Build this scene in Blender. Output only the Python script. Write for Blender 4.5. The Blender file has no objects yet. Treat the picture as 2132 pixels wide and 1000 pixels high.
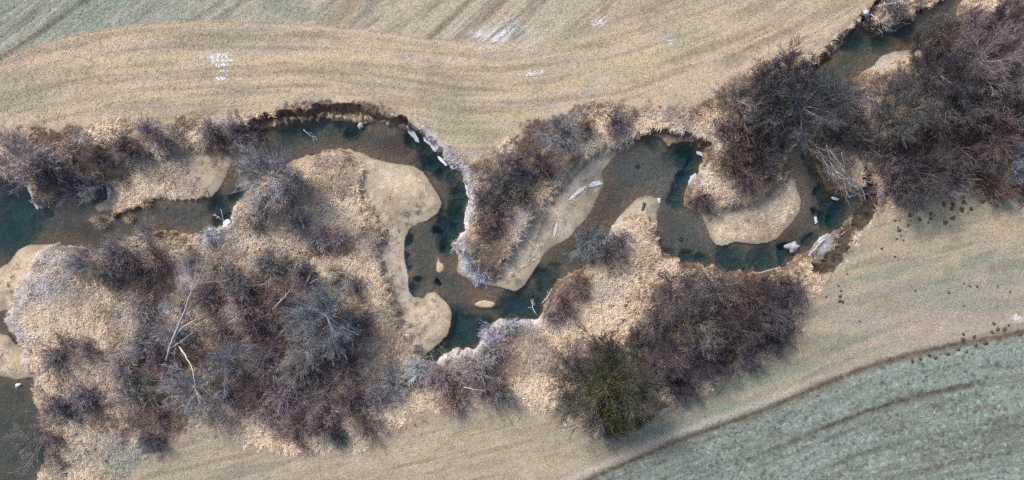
import bpy, math, random
import numpy as np
from mathutils import Vector, Matrix

random.seed(7)
rng = np.random.default_rng(7)
SC = bpy.context.scene
COL = SC.collection
PXM, CX, CY, CAM_H = 0.05, 1066.0, 500.0, 72.0      # metres per traced pixel on the field, drone height
ZW = -1.30                                           # water level below the field


def P(x, y):
    return ((x - CX) * PXM, (CY - y) * PXM)


def lin(r, g, b):
    f = lambda c: c / 12.92 if c <= 0.04045 else ((c + 0.055) / 1.055) ** 2.4
    return np.array([f(r / 255), f(g / 255), f(b / 255)], dtype=np.float32)


# ------------------------------------------------------------------ noise
_tab = np.random.default_rng(99).random((256, 256)).astype(np.float32)


def vnoise(x, y, seed=0):
    x = np.asarray(x, np.float64) + seed * 17.31
    y = np.asarray(y, np.float64) + seed * 9.77
    xi = np.floor(x).astype(np.int64); yi = np.floor(y).astype(np.int64)
    fx = (x - xi).astype(np.float32); fy = (y - yi).astype(np.float32)
    fx = fx * fx * (3 - 2 * fx); fy = fy * fy * (3 - 2 * fy)
    x0 = xi & 255; x1 = (xi + 1) & 255; y0 = yi & 255; y1 = (yi + 1) & 255
    a = _tab[y0, x0] * (1 - fx) + _tab[y0, x1] * fx
    b = _tab[y1, x0] * (1 - fx) + _tab[y1, x1] * fx
    return a * (1 - fy) + b * fy


def fbm(x, y, seed=0, octv=4):
    s = 0; a = 0.5; t = 0
    for i in range(octv):
        s = s + a * vnoise(x * 2 ** i, y * 2 ** i, seed + i * 3); t += a; a *= 0.55
    return s / t


def sstep(a, b, x):
    t = np.clip((x - a) / (b - a), 0, 1)
    return t * t * (3 - 2 * t)


# ------------------------------------------------------------------ raster of the place
DX = 0.1
X0, X1, Y0, Y1 = -61.0, 61.0, -32.0, 32.0
NX = int(round((X1 - X0) / DX)) + 1
NY = int(round((Y1 - Y0) / DX)) + 1
gx = np.linspace(X0, X1, NX).astype(np.float32)
gy = np.linspace(Y0, Y1, NY).astype(np.float32)
GX, GY = np.meshgrid(gx, gy)
PXX = GX / PXM + CX
PYY = CY - GY / PXM
cgx, cgy = GX[::2, ::2], GY[::2, ::2]                 # coarse raster for distances


def up(a):
    """coarse raster -> full raster, bilinear"""
    out = np.empty((NY, NX), np.float32)
    out[::2, ::2] = a
    out[::2, 1::2] = 0.5 * (a[:, :-1] + a[:, 1:])
    out[1::2, :] = 0.5 * (out[:-1:2, :] + out[2::2, :])
    return out


def seg_dist(pts, closed, X, Y, vals=None):
    pts = np.array([P(*p[:2]) for p in pts], np.float32)
    n = len(pts); best = np.full(X.shape, 1e9, np.float32)
    vb = np.zeros(X.shape, np.float32) if vals is not None else None
    for i in range(n if closed else n - 1):
        ax, ay = pts[i]; bx, by = pts[(i + 1) % n]
        dx, dy = bx - ax, by - ay
        L = dx * dx + dy * dy + 1e-9
        t = np.clip(((X - ax) * dx + (Y - ay) * dy) / L, 0, 1)
        d = (X - ax - t * dx) ** 2 + (Y - ay - t * dy) ** 2
        m = d < best
        best = np.where(m, d, best)
        if vals is not None:
            v = vals[i] * (1 - t) + vals[(i + 1) % n] * t
            vb = np.where(m, v, vb)
    best = np.sqrt(best)
    return (best, vb) if vals is not None else best


def inside(pts, X, Y):
    pts = np.array([P(*p[:2]) for p in pts], np.float32)
    n = len(pts); r = np.zeros(X.shape, bool)
    for i in range(n):
        ax, ay = pts[i]; bx, by = pts[(i + 1) % n]
        if ay == by:
            continue
        c = ((ay > Y) != (by > Y)) & (X < (bx - ax) * (Y - ay) / (by - ay) + ax)
        r ^= c
    return r


def sdf(pts):
    """signed distance in metres, positive inside, on the full raster"""
    d = seg_dist(pts, True, cgx, cgy)
    return up(np.where(inside(pts, cgx, cgy), d, -d).astype(np.float32))


def samp(a, x, y):
    fx = np.clip((np.asarray(x) - X0) / DX, 0, NX - 1.001); fy = np.clip((np.asarray(y) - Y0) / DX, 0, NY - 1.001)
    i = fx.astype(int); j = fy.astype(int); u = fx - i; v = fy - j
    return a[j, i] * (1 - u) * (1 - v) + a[j, i + 1] * u * (1 - v) + a[j + 1, i] * (1 - u) * v + a[j + 1, i + 1] * u * v


# ------------------------------------------------------------------ outlines of the creek (c = cut bank, g = gentle, n = grassy bank)
C, G, N = 0.7, 3.0, 1.3
NORTH = [(-90, 388, N), (0, 382, N), (28, 376, C), (48, 399, C), (56, 425, C), (67, 438, C), (83, 432, C), (103, 427, C), (127, 412, N), (150, 392, N),
         (167, 385, C), (200, 385, C), (215, 393, C), (212, 413, C), (193, 420, G), (180, 428, G), (182, 443, N), (217, 443, C), (227, 452, C), (247, 450, C),
         (267, 442, C), (283, 433, C), (300, 430, C), (310, 418, C), (360, 416, C), (380, 421, C), (403, 420, C), (427, 408, C), (443, 397, G), (457, 373, G),
         (470, 343, G), (475, 323, G), (487, 303, G), (493, 290, N), (503, 279, N), (527, 272, C), (547, 271, C), (560, 263, C), (580, 255, C), (593, 250, C),
         (620, 250, C), (647, 243, C), (680, 245, C), (700, 250, C), (720, 253, C), (750, 253, C), (777, 250, C), (800, 257, C), (827, 262, C), (843, 267, C),
         (873, 280, C), (900, 303, C), (917, 323, C), (933, 347, C), (957, 357, C), (967, 387, C), (975, 417, C), (967, 440, C), (965, 477, C), (940, 507, C),
         (947, 530, C), (952, 543, G), (948, 567, G), (960, 577, G), (980, 583, G), (1000, 593, G), (1027, 598, G), (1073, 610, G), (1093, 597, G), (1110, 570, G),
         (1127, 547, G), (1133, 530, G), (1150, 517, G), (1187, 497, G), (1203, 477, G), (1223, 457, G), (1240, 427, G), (1250, 403, G), (1262, 380, G), (1258, 357, G),
         (1270, 340, G), (1283, 323, G), (1293, 317, N), (1317, 310, N), (1330, 297, N), (1350, 290, C), (1367, 280, C), (1380, 285, C), (1393, 293, C), (1408, 302, C),
         (1427, 293, C), (1443, 293, C), (1457, 300, C), (1470, 310, C), (1473, 333, C), (1460, 350, C), (1447, 370, C), (1437, 387, C), (1430, 407, C), (1427, 430, N),
         (1450, 437, G), (1467, 443, G), (1477, 467, G), (1483, 490, N), (1493, 510, N), (1510, 512, N), (1537, 505, G), (1577, 510, G), (1607, 507, G), (1630, 497, G),
         (1643, 480, G), (1660, 463, G), (1675, 443, G), (1680, 417, G), (1673, 397, G), (1665, 370, G), (1660, 337, G), (1647, 320, N), (1633, 311, N), (1632, 287, N),
         (1640, 250, N), (1665, 200, N), (1700, 150, N), (1740, 115, N), (1767, 88, N), (1776, 70, C), (1791, 61, C), (1800, 40, C), (1835, 62, C), (1863, 60, C),
         (1879, 47, C), (1905, 46, C), (1922, 26, C), (1948, 13, C), (1975, 2, C), (2000, -20, N), (2040, -60, N), (2070, -120, N)]
SOUTH = [(-90, 620, G), (-20, 560, G), (0, 547, G), (17, 522, G), (37, 511, G), (61, 509, G), (80, 511, N), (92, 508, C), (104, 504, C), (118, 508, C), (133, 510, C), (148, 515, C),
         (165, 521, C), (178, 533, C), (200, 530, N), (218, 517, N), (238, 500, N), (253, 493, N), (287, 481, C), (333, 482, C), (360, 484, C), (380, 488, C), (417, 487, C),
         (423, 473, C), (453, 470, C), (473, 457, C), (475, 433, C), (490, 420, C), (503, 397, N), (522, 378, N), (560, 355, N), (590, 337, G), (617, 327, G), (647, 315, C),
         (670, 310, C), (703, 305, C), (720, 307, C), (747, 315, G), (773, 328, G), (810, 337, G), (860, 343, G), (880, 357, G), (897, 383, G), (913, 407, G), (920, 423, G),
         (910, 443, G), (887, 460, G), (867, 465, G), (850, 477, G), (840, 497, G), (838, 527, G), (842, 553, G), (848, 580, G), (848, 607, G), (857, 620, G), (880, 623, G),
         (885, 613, G), (903, 609, G), (917, 620, G), (933, 637, G), (940, 657, G), (937, 680, G), (930, 703, G), (910, 723, G), (887, 740, N), (882, 753, C), (907, 753, C),
         (927, 740, C), (947, 730, C), (970, 728, C), (990, 727, C), (1003, 710, C), (1017, 687, C), (1037, 670, C), (1060, 667, C), (1080, 670, C), (1113, 668, C),
         (1127, 665, C), (1135, 630, C), (1147, 613, C), (1160, 587, C), (1183, 570, C), (1207, 563, C), (1233, 550, C), (1253, 533, C), (1260, 503, C), (1277, 473, C),
         (1290, 453, G), (1310, 433, G), (1330, 413, G), (1357, 405, G), (1377, 413, N), (1375, 437, C), (1375, 483, C), (1380, 512, C), (1393, 529, C), (1417, 537, C),
         (1433, 550, C), (1460, 553, C), (1500, 552, C), (1517, 563, C), (1547, 567, C), (1587, 567, C), (1613, 560, C), (1643, 557, C), (1667, 533, C), (1693, 527, C),
         (1707, 503, C), (1723, 490, C), (1747, 487, C), (1760, 473, C), (1772, 457, C), (1793, 437, C), (1805, 420, C), (1800, 403, C), (1773, 410, C), (1740, 407, C),
         (1733, 393, C), (1717, 360, C), (1703, 333, C), (1697, 313, N), (1703, 290, N), (1715, 250, N), (1740, 200, N), (1790, 160, N), (1835, 127, G), (1848, 109, G),
         (1878, 100, G), (1905, 96, G), (1931, 98, N), (1950, 80, N), (1990, 60, N), (2010, 30, N), (2015, 0, N), (2050, -40, N), (2110, -120, N)]
CREEK = NORTH + SOUTH[::-1]
BEND = [(-140, 790, G), (0, 791, G), (17, 797, G), (35, 793, G), (50, 791, G), (56, 814, C), (66, 846, C), (70, 877, C), (80, 905, C), (87, 919, C), (82, 937, C), (86, 958, C),
        (66, 982, C), (70, 1000, C), (75, 1080, C), (-140, 1080, C)]
SLOT = [(-140, 650, N), (-10, 648, N), (3, 660, C), (7, 678, C), (15, 695, C), (35, 718, C), (31, 731, G), (14, 720, G), (0, 702, G), (-140, 690, G)]

d_w = None
for poly in (CREEK, BEND, SLOT):
    d, w = seg_dist(poly, True, cgx, cgy, [p[2] for p in poly])
    s = np.where(inside(poly, cgx, cgy), -d, d)       # positive on land
    if d_w is None:
        d_w, w_b = s, w
    else:
        w_b = np.where(np.abs(s) < np.abs(d_w), w, w_b); d_w = np.minimum(d_w, s)
d_w = up(d_w.astype(np.float32)); w_b = up(w_b.astype(np.float32))
for _ in range(6):                                    # soften jumps of bank width
    w_b[1:-1, 1:-1] = 0.2 * (w_b[1:-1, 1:-1] + w_b[:-2, 1:-1] + w_b[2:, 1:-1] + w_b[1:-1, :-2] + w_b[1:-1, 2:])
rag = (fbm(GX * 1.3, GY * 1.3, 5, 4) - 0.5)
ragf = sstep(2.6, 0.9, w_b)
d_w = d_w + rag * (0.18 + 0.75 * ragf)

SANDS = [
    [(742, 312), (752, 350), (750, 385), (762, 425), (782, 455), (800, 480), (782, 510), (784, 540), (796, 570), (810, 600), (820, 640), (830, 680), (850, 715), (885, 752), (950, 690), (955, 640), (905, 595), (870, 600), (855, 480), (925, 445), (935, 400), (890, 345), (800, 318)],
    [(1018, 590), (1036, 560), (1068, 520), (1098, 470), (1126, 432), (1154, 396), (1182, 363), (1214, 333), (1242, 312), (1290, 314), (1275, 360), (1270, 390), (1240, 440), (1205, 490), (1135, 540), (1115, 580), (1075, 620)],
    [(1282, 462), (1305, 425), (1330, 405), (1360, 395), (1385, 408), (1380, 470), (1374, 480), (1355, 462), (1335, 452), (1310, 450), (1290, 470)],
    [(1475, 455), (1466, 440), (1483, 446), (1492, 460), (1502, 440), (1530, 428), (1570, 420), (1600, 402), (1625, 382), (1660, 370), (1680, 390), (1692, 420), (1685, 450), (1650, 495), (1610, 518), (1560, 520), (1490, 522)],
    [(-90, 600), (0, 540), (17, 515), (60, 500), (82, 506), (72, 545), (52, 578), (32, 600), (18, 640), (8, 655), (-90, 660)],
    [(-90, 690), (0, 700), (16, 718), (32, 732), (40, 760), (46, 780), (52, 800), (0, 806), (-90, 806)],
    [(1832, 132), (1845, 104), (1880, 92), (1935, 92), (1925, 113), (1890, 120), (1862, 145), (1840, 150)],
    [(946, 540), (958, 546), (985, 568), (1008, 592), (975, 590), (950, 580), (942, 567)],
    [(375, 318), (430, 312), (462, 318), (478, 320), (470, 355), (450, 392), (430, 402), (400, 395), (380, 370)],
    [(480, 290), (497, 284), (492, 300), (478, 322), (470, 318)],
    [(190, 388), (225, 375), (250, 385), (245, 415), (225, 435), (200, 440), (180, 440), (178, 425), (215, 412)],
]
sand_sd = [sdf(p) + rag * 0.5 for p in SANDS]
m_sand = np.zeros((NY, NX), np.float32); sand_id = np.full((NY, NX), -1, np.int32)
for k, s in enumerate(sand_sd):
    m = sstep(-0.45, 0.45, s + (fbm(GX * 2.2, GY * 2.2, 11, 3) - .5) * .8)
    sand_id = np.where(s > 0, k, sand_id)
    m_sand = np.maximum(m_sand, m)

CUTS = [
    ([(515, 256), (527, 249), (547, 237), (573, 233), (607, 226), (640, 229), (650, 226), (657, 215), (693, 214), (720, 219), (750, 213), (763, 219), (777, 231), (797, 231), (817, 242), (833, 238), (847, 249), (863, 262), (880, 276)],
     [(900, 300), (860, 290), (800, 270), (700, 262), (600, 265), (540, 280), (515, 275)]),
    ([(1797, 345), (1804, 347), (1814, 360), (1824, 387), (1834, 413), (1824, 440), (1808, 467), (1784, 487), (1774, 513), (1751, 547), (1731, 572), (1700, 574)],
     [(1690, 560), (1695, 520), (1730, 480), (1765, 455), (1795, 430), (1800, 400), (1796, 370)]),
    ([(1320, 292), (1345, 272), (1370, 262), (1395, 268), (1420, 272), (1445, 274), (1465, 284), (1482, 300), (1488, 325), (1480, 345)],
     [(1460, 350), (1470, 315), (1440, 300), (1400, 305), (1370, 290), (1340, 300)]),
    ([(1765, 92), (1770, 78), (1782, 62), (1793, 50), (1800, 30), (1812, 15), (1830, -10)],
     [(1840, 0), (1815, 40), (1800, 65), (1775, 95)]),
]

# ------------------------------------------------------------------ corridor, thickets, frost
ROUGH = [(-120, 292), (60, 272), (130, 262), (250, 247), (350, 252), (480, 240), (525, 240), (560, 226), (655, 211), (760, 212), (830, 236), (880, 268), (940, 308), (985, 345), (1010, 330), (1100, 262), (1180, 230),
         (1260, 215), (1350, 222), (1440, 225), (1500, 190), (1560, 140), (1650, 112), (1730, 85), (1790, 30), (1830, -60), (2300, -80), (2300, 450), (2132, 430), (2060, 398), (1950, 402), (1880, 420), (1840, 440),
         (1810, 470), (1785, 495), (1735, 575), (1690, 612), (1672, 690), (1580, 760), (1480, 802), (1390, 842), (1330, 895), (1250, 900), (1160, 862), (1100, 850), (1000, 842), (900, 868), (830, 893), (760, 937), (600, 947),
         (430, 897), (350, 925), (290, 975), (200, 1030), (150, 1120), (-120, 1120)]
d_r = sdf(ROUGH) + (fbm(GX * 0.6, GY * 0.6, 31, 4) - 0.5) * 2.2
m_rough = sstep(-0.5, 0.7, d_r)

THICK = [
    [(-60, 290), (60, 275), (120, 285), (200, 290), (300, 265), (420, 258), (520, 252), (540, 272), (500, 288), (440, 292), (380, 303), (300, 330), (230, 360), (160, 385), (130, 410), (100, 400), (40, 375), (-60, 380)],
    [(180, 525), (240, 480), (300, 500), (330, 570), (420, 610), (480, 550), (560, 515), (640, 535), (740, 600), (770, 660), (740, 720), (760, 800), (790, 880), (740, 920), (640, 920), (560, 880), (480, 855), (400, 855), (320, 840), (230, 800), (180, 770), (280, 710), (320, 660), (280, 600), (200, 580)],
    [(985, 350), (1050, 320), (1130, 320), (1170, 350), (1150, 380), (1110, 420), (1070, 470), (1010, 510), (972, 470), (985, 400)],
    [(1500, 290), (1515, 220), (1570, 160), (1650, 110), (1740, 100), (1830, 150), (1900, 110), (1960, 30), (2040, 40), (2200, 0), (2200, 425), (2080, 412), (1980, 388), (1880, 412), (1830, 385), (1800, 335), (1720, 310), (1640, 280), (1630, 350), (1560, 392), (1500, 350)],
    [(1340, 600), (1420, 562), (1520, 572), (1620, 570), (1685, 580), (1675, 690), (1590, 755), (1480, 802), (1390, 835), (1300, 880), (1220, 860), (1180, 780), (1260, 730), (1330, 690)],
    [(860, 770), (960, 742), (1040, 750), (1060, 830), (980, 842), (900, 832)],
    [(1140, 640), (1180, 585), (1260, 535), (1290, 550), (1220, 600), (1180, 660)],
]
m_thick = np.zeros((NY, NX), np.float32)
for t, wt in zip(THICK, (.35, .6, .6, .9, 1.0, .6, .6)):
    m_thick = np.maximum(m_thick, wt * sstep(-0.8, 1.2, sdf(t) + (fbm(GX * 0.5, GY * 0.5, 41, 3) - 0.5) * 3.0))

m_frost = np.zeros((NY, NX), np.float32)


def blob(x, y, r, a=1.0, ry=None):
    ry = ry or r
    return a * np.exp(-(((PXX - x) / r) ** 2 + ((PYY - y) / ry) ** 2))


for b in [(85, 600, 34, .9, 34), (45, 625, 16, .9, 30), (110, 545, 34, .7, 18), (138, 575, 12, .7, 25), (160, 287, 14, 1, 12), (265, 660, 26, .5, 26), (415, 562, 20, .7, 20), (385, 580, 16, .6, 18), (345, 640, 16, .6, 26),
          (435, 487, 28, .8, 14), (20, 660, 14, .8, 20), (45, 690, 16, .6, 20), (40, 745, 8, .8, 30), (60, 830, 8, .8, 40), (1725, 505, 20, .9, 28), (1735, 545, 12, .5, 12), (1470, 355, 12, .6, 12), (1460, 380, 16, .4, 14),
          (330, 275, 40, .45, 14), (465, 252, 30, .4, 10), (1310, 400 + 80, 20, .3, 20), (885, 775, 26, .6, 24), (1020, 705, 22, .6, 20), (700, 905, 18, .5, 12), (1120, 660, 20, .3, 10), (1850, 130, 20, .3, 10), (1180, 480, 12, .5, 16),
          (1160, 240, 30, .25, 20), (1880, 405, 30, .25, 14), (1830, 400, 8, .5, 20), (770, 875, 22, .3, 16), (260, 935, 40, .25, 30), (120, 510, 30, .55, 8)]:
    m_frost = np.maximum(m_frost, blob(b[0], b[1], b[2], b[3], b[4]))
for pl, wd, a in [([(850, 262), (880, 274), (915, 308), (950, 340), (978, 365), (988, 395), (980, 430), (968, 460), (955, 500), (972, 555), (1005, 590)], 0.55, 1.0),
                  ([(1120, 672), (1060, 674), (1035, 682), (1015, 708), (992, 732), (945, 738), (915, 752)], 0.7, 0.75),
                  ([(1258, 515), (1275, 478), (1290, 455)], 0.6, 0.6), ([(840, 500), (840, 560), (848, 610)], 0.35, 0.45), ([(30, 376), (48, 400), (66, 440)], 0.5, 0.9),
                  ([(480, 430), (474, 460), (425, 478)], 0.5, 0.8), ([(1000, 1), (1001, 2)], 0.1, 0.0), ([(1260, 320), (1160, 440)], 0.3, 0.25), ([(1490, 512), (1530, 506)], 0.3, 0.4)]:
    d = up(seg_dist(pl, False, cgx, cgy).astype(np.float32))
    m_frost = np.maximum(m_frost, a * np.exp(-(d / wd) ** 2))
m_frost = np.clip(.85 * m_frost * (0.35 + 1.2 * fbm(GX * 2.2, GY * 2.2, 51, 3)), 0, 1)

# ------------------------------------------------------------------ height
plat = (fbm(GX * 0.12, GY * 0.12, 3, 3) - 0.5) * 0.25 + (fbm(GX * 1.1, GY * 1.1, 8, 3) - 0.5) * 0.05
rough_h = (fbm(GX * 0.35, GY * 0.35, 12, 4) - 0.55) * 0.9 + (fbm(GX * 1.6, GY * 1.6, 14, 3) - 0.5) * 0.35
plat = plat + rough_h * m_rough * sstep(0.0, 2.0, d_r) * 0.8
land = ZW + 0.03 + (plat - ZW - 0.03) * sstep(0.0, 1.0, d_w / w_b)
z_sand = ZW + 0.03 + 0.16 * np.minimum(d_w, 2.5) + 0.05 * np.clip(d_w - 2.5, 0, 4) + (fbm(GX * 0.9, GY * 0.9, 21, 4) - 0.5) * 0.12
Z = land * (1 - m_sand) + np.minimum(z_sand, land + 0.1) * m_sand
# the long left spit is low floodplain
SPIT = [(200, 360), (300, 320), (400, 300), (480, 300), (480, 400), (430, 425), (300, 440), (200, 450), (180, 420)]
m_spit = sstep(-0.4, 1.2, sdf(SPIT))
Z = np.where(d_w > 0, Z * (1 - m_spit) + np.minimum(Z, ZW + 0.35 + rough_h * 0.3 + 0.05 * np.clip(d_w, 0, 4)) * m_spit, Z)
m_soil = np.zeros((NY, NX), np.float32)
m_bench = np.zeros((NY, NX), np.float32)
for k, (lip, rest) in enumerate(CUTS):
    rg = rag * (0.9 if k < 2 else 0.6)
    dl = up(seg_dist(lip, False, cgx, cgy).astype(np.float32))
    s = sdf(lip + rest)
    dl = np.where(s > 0, dl, -dl) + rg
    dl = np.where(s > -0.6, dl, -9)
    zc = plat - (plat - ZW) * (0.80 if k == 1 else 0.76) * sstep(0.0, 0.55 if k != 1 else 0.8, dl) - 0.10 * np.clip(dl - 0.5, 0, 2) + rough_h * 0.15
    zc = np.maximum(zc, ZW + 0.10 + 0.1 * rag)
    Z = np.where((dl > 0) & (d_w > 0), np.minimum(Z, zc), Z)
    wsoil = (0.75, 1.15, 0.5, 0.4)[k]
    m_soil = np.maximum(m_soil, np.where(dl > -0.05, sstep(-0.05, 0.08, dl) * sstep(wsoil + 0.35, wsoil - 0.1, dl + 0.4 * rag), 0))
    m_bench = np.maximum(m_bench, np.where(dl > 0, sstep(0.4, 0.8, dl), 0))
# bed
dep = np.minimum(0.03 + 0.17 * np.clip(-d_w, 0, 9), 0.30 + 0.12 * (fbm(GX * 0.5, GY * 0.5, 61, 3) - 0.5))
deep = np.zeros((NY, NX), np.float32)
wpx = PXX + (fbm(GX * .45, GY * .45, 64, 4) - .5) * 46; wpy = PYY + (fbm(GX * .45, GY * .45, 67, 4) - .5) * 46


def blob2(x, y, r, a):
    return a * np.exp(-(((wpx - x) / r) ** 2 + ((wpy - y) / r) ** 2))


for x, y, r, a in [(15, 425, 48, 1.25), (0, 480, 50, 1.1), (48, 460, 26, 1.0), (74, 445, 10, 1.1), (190, 402, 20, 1.0), (445, 430, 22, 1.2), (455, 455, 18, 1.4), (435, 465, 10, 1.2), (480, 405, 12, 1.0), (585, 265, 28, 1.2), (625, 258, 22, 1.3), (650, 250, 20, 1.0), (690, 255, 20, 0.9), (727, 262, 16, 1.6),
                   (865, 290, 17, 1.7), (893, 322, 18, 1.8), (880, 305, 14, 1.5), (915, 342, 16, 1.6), (930, 365, 12, 0.9), (950, 395, 18, 1.2), (955, 435, 22, 1.6), (945, 470, 18, 1.5), (935, 500, 20, 1.7), (915, 490, 9, 1.6), (925, 515, 10, 1.7), (850, 505, 9, 1.3), (846, 540, 7, 1.3), (853, 600, 10, 0.9), (870, 585, 8, 0.9), (903, 598, 6, 1.4),
                   (960, 695, 40, 1.2), (985, 715, 24, 1.3), (930, 730, 16, 1.2), (893, 747, 12, 1.4), (1000, 690, 26, 1.0), (1085, 645, 36, 1.2), (1112, 635, 20, 1.2), (1135, 595, 24, 0.9), (1160, 560, 14, 0.6), (1435, 318, 26, 1.6), (1455, 322, 20, 2.3), (1450, 345, 16, 2.1), (1435, 370, 18, 1.5), (1420, 400, 18, 1.2), (1412, 425, 12, 0.9),
                   (1375, 300, 20, 0.5), (1390, 523, 13, 1.2), (1430, 543, 14, 1.0), (1465, 550, 18, 1.0), (1530, 556, 32, 0.95), (1590, 556, 30, 0.95), (1640, 545, 16, 1.1), (1718, 345, 12, 1.7), (1735, 380, 12, 1.7), (1745, 425, 26, 1.1), (1725, 400, 16, 1.2), (1765, 440, 20, 1.5), (1728, 462, 15, 1.4), (1757, 462, 15, 1.8), (1706, 452, 7, 1.6),
                   (1653, 522, 14, 1.6), (1698, 512, 12, 1.9), (1665, 540, 12, 1.4), (1640, 300, 10, 1.1), (1700, 320, 8, 1.4), (1800, 75, 24, 0.9), (1850, 78, 26, 0.85), (1900, 55, 20, 0.8), (70, 870, 14, 0.7), (60, 960, 26, 0.8), (30, 900, 30, .35), (14, 700, 10, .9)]:
    deep = np.maximum(deep, np.maximum(blob2(x, y, r * 1.2, a * 1.1), blob2(x, y, r * 1.9, a * .40)))
dep = np.maximum(dep, np.minimum(deep * (0.85 + 0.3 * fbm(GX * 0.8, GY * 0.8, 63, 3)), 0.15 + 1.6 * np.clip(-d_w, 0, 9)))
_sh = np.clip(np.maximum.reduce([blob(1000, 618, 60, .85, 20), blob(1385, 385, 28, .7, 22), blob(1690, 390, 14, .6, 60), blob(810, 315, 60, .6, 20), blob(150, 455, 50, .5, 16), blob(1265, 420, 30, .4, 50), blob(1480, 480, 40, .4, 30)]) * (.6 + .8 * fbm(GX * .8, GY * .8, 68, 3)), 0, .92)
dep = dep * (1 - _sh)
zbed = ZW - dep
# gravel islets that just break the surface
_ir = .55 + .9 * fbm(GX * 1.1, GY * 1.1, 66, 4)
isl = np.maximum(blob(912, 553, 13, 0.40, 21), blob(1012, 638, 32, 0.34, 8)) * _ir
isl = np.maximum(isl, blob(195, 460, 20, 0.46, 10) * _ir)
zbed = zbed + isl
Z = np.where(d_w < 0, np.minimum(zbed, ZW + 0.06), Z).astype(np.float32)
m_isl = sstep(ZW - 0.02, ZW + 0.03, zbed) * (d_w < 0)

# ------------------------------------------------------------------ ground colour (albedo of soil, grass, sand, gravel)


def mix(a, b, m):
    m = m[..., None]
    return a * (1 - m) + b * m


def curve(x, pts):
    return np.interp(x, [p[0] for p in pts], [p[1] for p in pts])


ytop = curve(PXX, [(-200, 215), (0, 126), (60, 101), (130, 79), (200, 65), (300, 51), (420, 46), (540, 47), (660, 52), (760, 62), (850, 75), (950, 85), (1040, 92), (1130, 80), (1220, 60), (1330, 32), (1500, -25), (1700, -120), (2300, -420)])
ybot = curve(PXX, [(-200, 330), (0, 285), (200, 245), (400, 225), (600, 208), (800, 218), (950, 245), (1100, 245), (1300, 215), (1500, 150), (1650, 80), (1750, 15), (2300, -300)])
lane = (PYY - ytop) / (ybot - ytop)
wn = np.random.default_rng(4).random((NY, NX)).astype(np.float32)
fine = 0.5 * wn + 0.5 * vnoise(GX * 4.5, GY * 4.5, 70)
fx = fbm(GX * 0.16, GY * 0.3, 71, 4); f2 = fbm(GX * 0.35, GY * 0.55, 74, 4)
# mown strip above the creek: stripes follow the curve of the lane
strp = fbm(PXX * 0.004, lane * 9.0, 80, 3); strp2 = vnoise(PXX * 0.012, lane * 38.0, 84)
wheel = fbm(PXX * 0.006, lane * 20.0, 88, 3)
A = np.ones((NY, NX, 3), np.float32) * lin(186, 167, 138)
A = mix(A, lin(168, 160, 128), sstep(0.45, 0.7, fx))
A = mix(A, lin(168, 157, 140), sstep(0.52, 0.72, f2) * 0.8)
A = mix(A, lin(146, 140, 112), sstep(.45, .65, fbm(PXX * .0025, lane * 5, 181, 3)) * sstep(.42, .6, fbm(GX * .12, GY * .25, 183, 3)) * .6)
A = mix(A, lin(192, 174, 128), sstep(0.55, 0.75, strp) * 0.55)
A = mix(A, lin(126, 114, 94), sstep(0.5, 0.7, wheel) * 0.42)
A = mix(A, lin(152, 138, 122), sstep(0.3, 0.05, strp) * 0.6)
for g in [(330, 130, 45, 30, .5), (620, 20, 60, 20, .5), (940, 245, 60, 40, .5), (1000, 285, 50, 20, .45), (1215, 97, 22, 6, .6), (1080, 250, 60, 14, .35), (70, 195, 40, 20, .35), (1530, 25, 40, 30, .3)]:
    A = mix(A, lin(142, 148, 116), blob(g[0], g[1], g[2], g[4], g[3]) * (0.6 + 0.8 * f2))
# dark wheel lines along the lane
for off, wd, a, xa, xb in [(0.0, 0.012, .55, -200, 1150), (0.62, 0.03, .35, 250, 1100), (0.80, 0.03, .3, 400, 1300), (0.93, 0.035, .35, 700, 1200), (0.35, 0.02, .2, 900, 1200), (0.70, 0.05, .5, 1330, 1700), (0.88, .04, .35, 1450, 1750), (.45, .03, .25, 1500, 1750), (0.5, .03, .2, 0, 300), (.75, .04, .25, 0, 300)]:
    q = np.exp(-((lane - off + 0.02 * (fx - .5)) / wd) ** 2) * a * sstep(xa, xa + 120, PXX) * sstep(xb, xb - 150, PXX) * (0.5 + f2)
    A = mix(A, lin(116, 103, 86), np.clip(q * .8, 0, 1))
# crop field above the lane: drilled rows run up to the right
m_ct = sstep(0.0, -0.03, lane + 0.02 * (f2 - .5)) * sstep(1420, 1180, PXX + 120 * (f2 - .5))
th = np.radians(36.0) + sstep(300, 1000, PXX) * 0.10
un = GX * np.cos(th) + GY * np.sin(th); vn_ = -GX * np.sin(th) + GY * np.cos(th)
row = fbm(un * 0.10, vn_ * 1.6, 90, 3); row2 = vnoise(un * 0.25, vn_ * 5.0, 93)
Bc = mix(np.ones_like(A) * lin(138, 147, 131), lin(172, 161, 134), sstep(200, 800, PXX))
Bc = mix(Bc, lin(116, 114, 102), sstep(0.5, 0.75, row) * 0.6)
Bc = mix(Bc, lin(186, 176, 150), sstep(0.55, 0.85, row2) * 0.5)
Bc = mix(Bc, lin(128, 140, 122), sstep(0.5, 0.7, fx) * 0.6)
Bc = mix(Bc, lin(136, 110, 84), sstep(0.62, 0.75, fbm(un * 0.05, vn_ * 0.9, 97, 2)) * sstep(350, 900, PXX) * 0.7)
A = mix(A, Bc, m_ct)
for pl, wd, a in [([(-60, 165), (0, 122), (90, 62), (185, -5)], 0.35, .8), ([(0, 78), (90, 12)], 0.3, .5), ([(895, 80), (985, -5)], 0.3, .7), ([(1060, 80), (1140, -5)], 0.3, .35)]:
    d = up(seg_dist(pl, False, cgx, cgy).astype(np.float32))
    A = mix(A, lin(92, 78, 66), np.exp(-((d + .3 * (f2 - .5)) / wd) ** 2) * a * (0.4 + 0.9 * wn))
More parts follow.
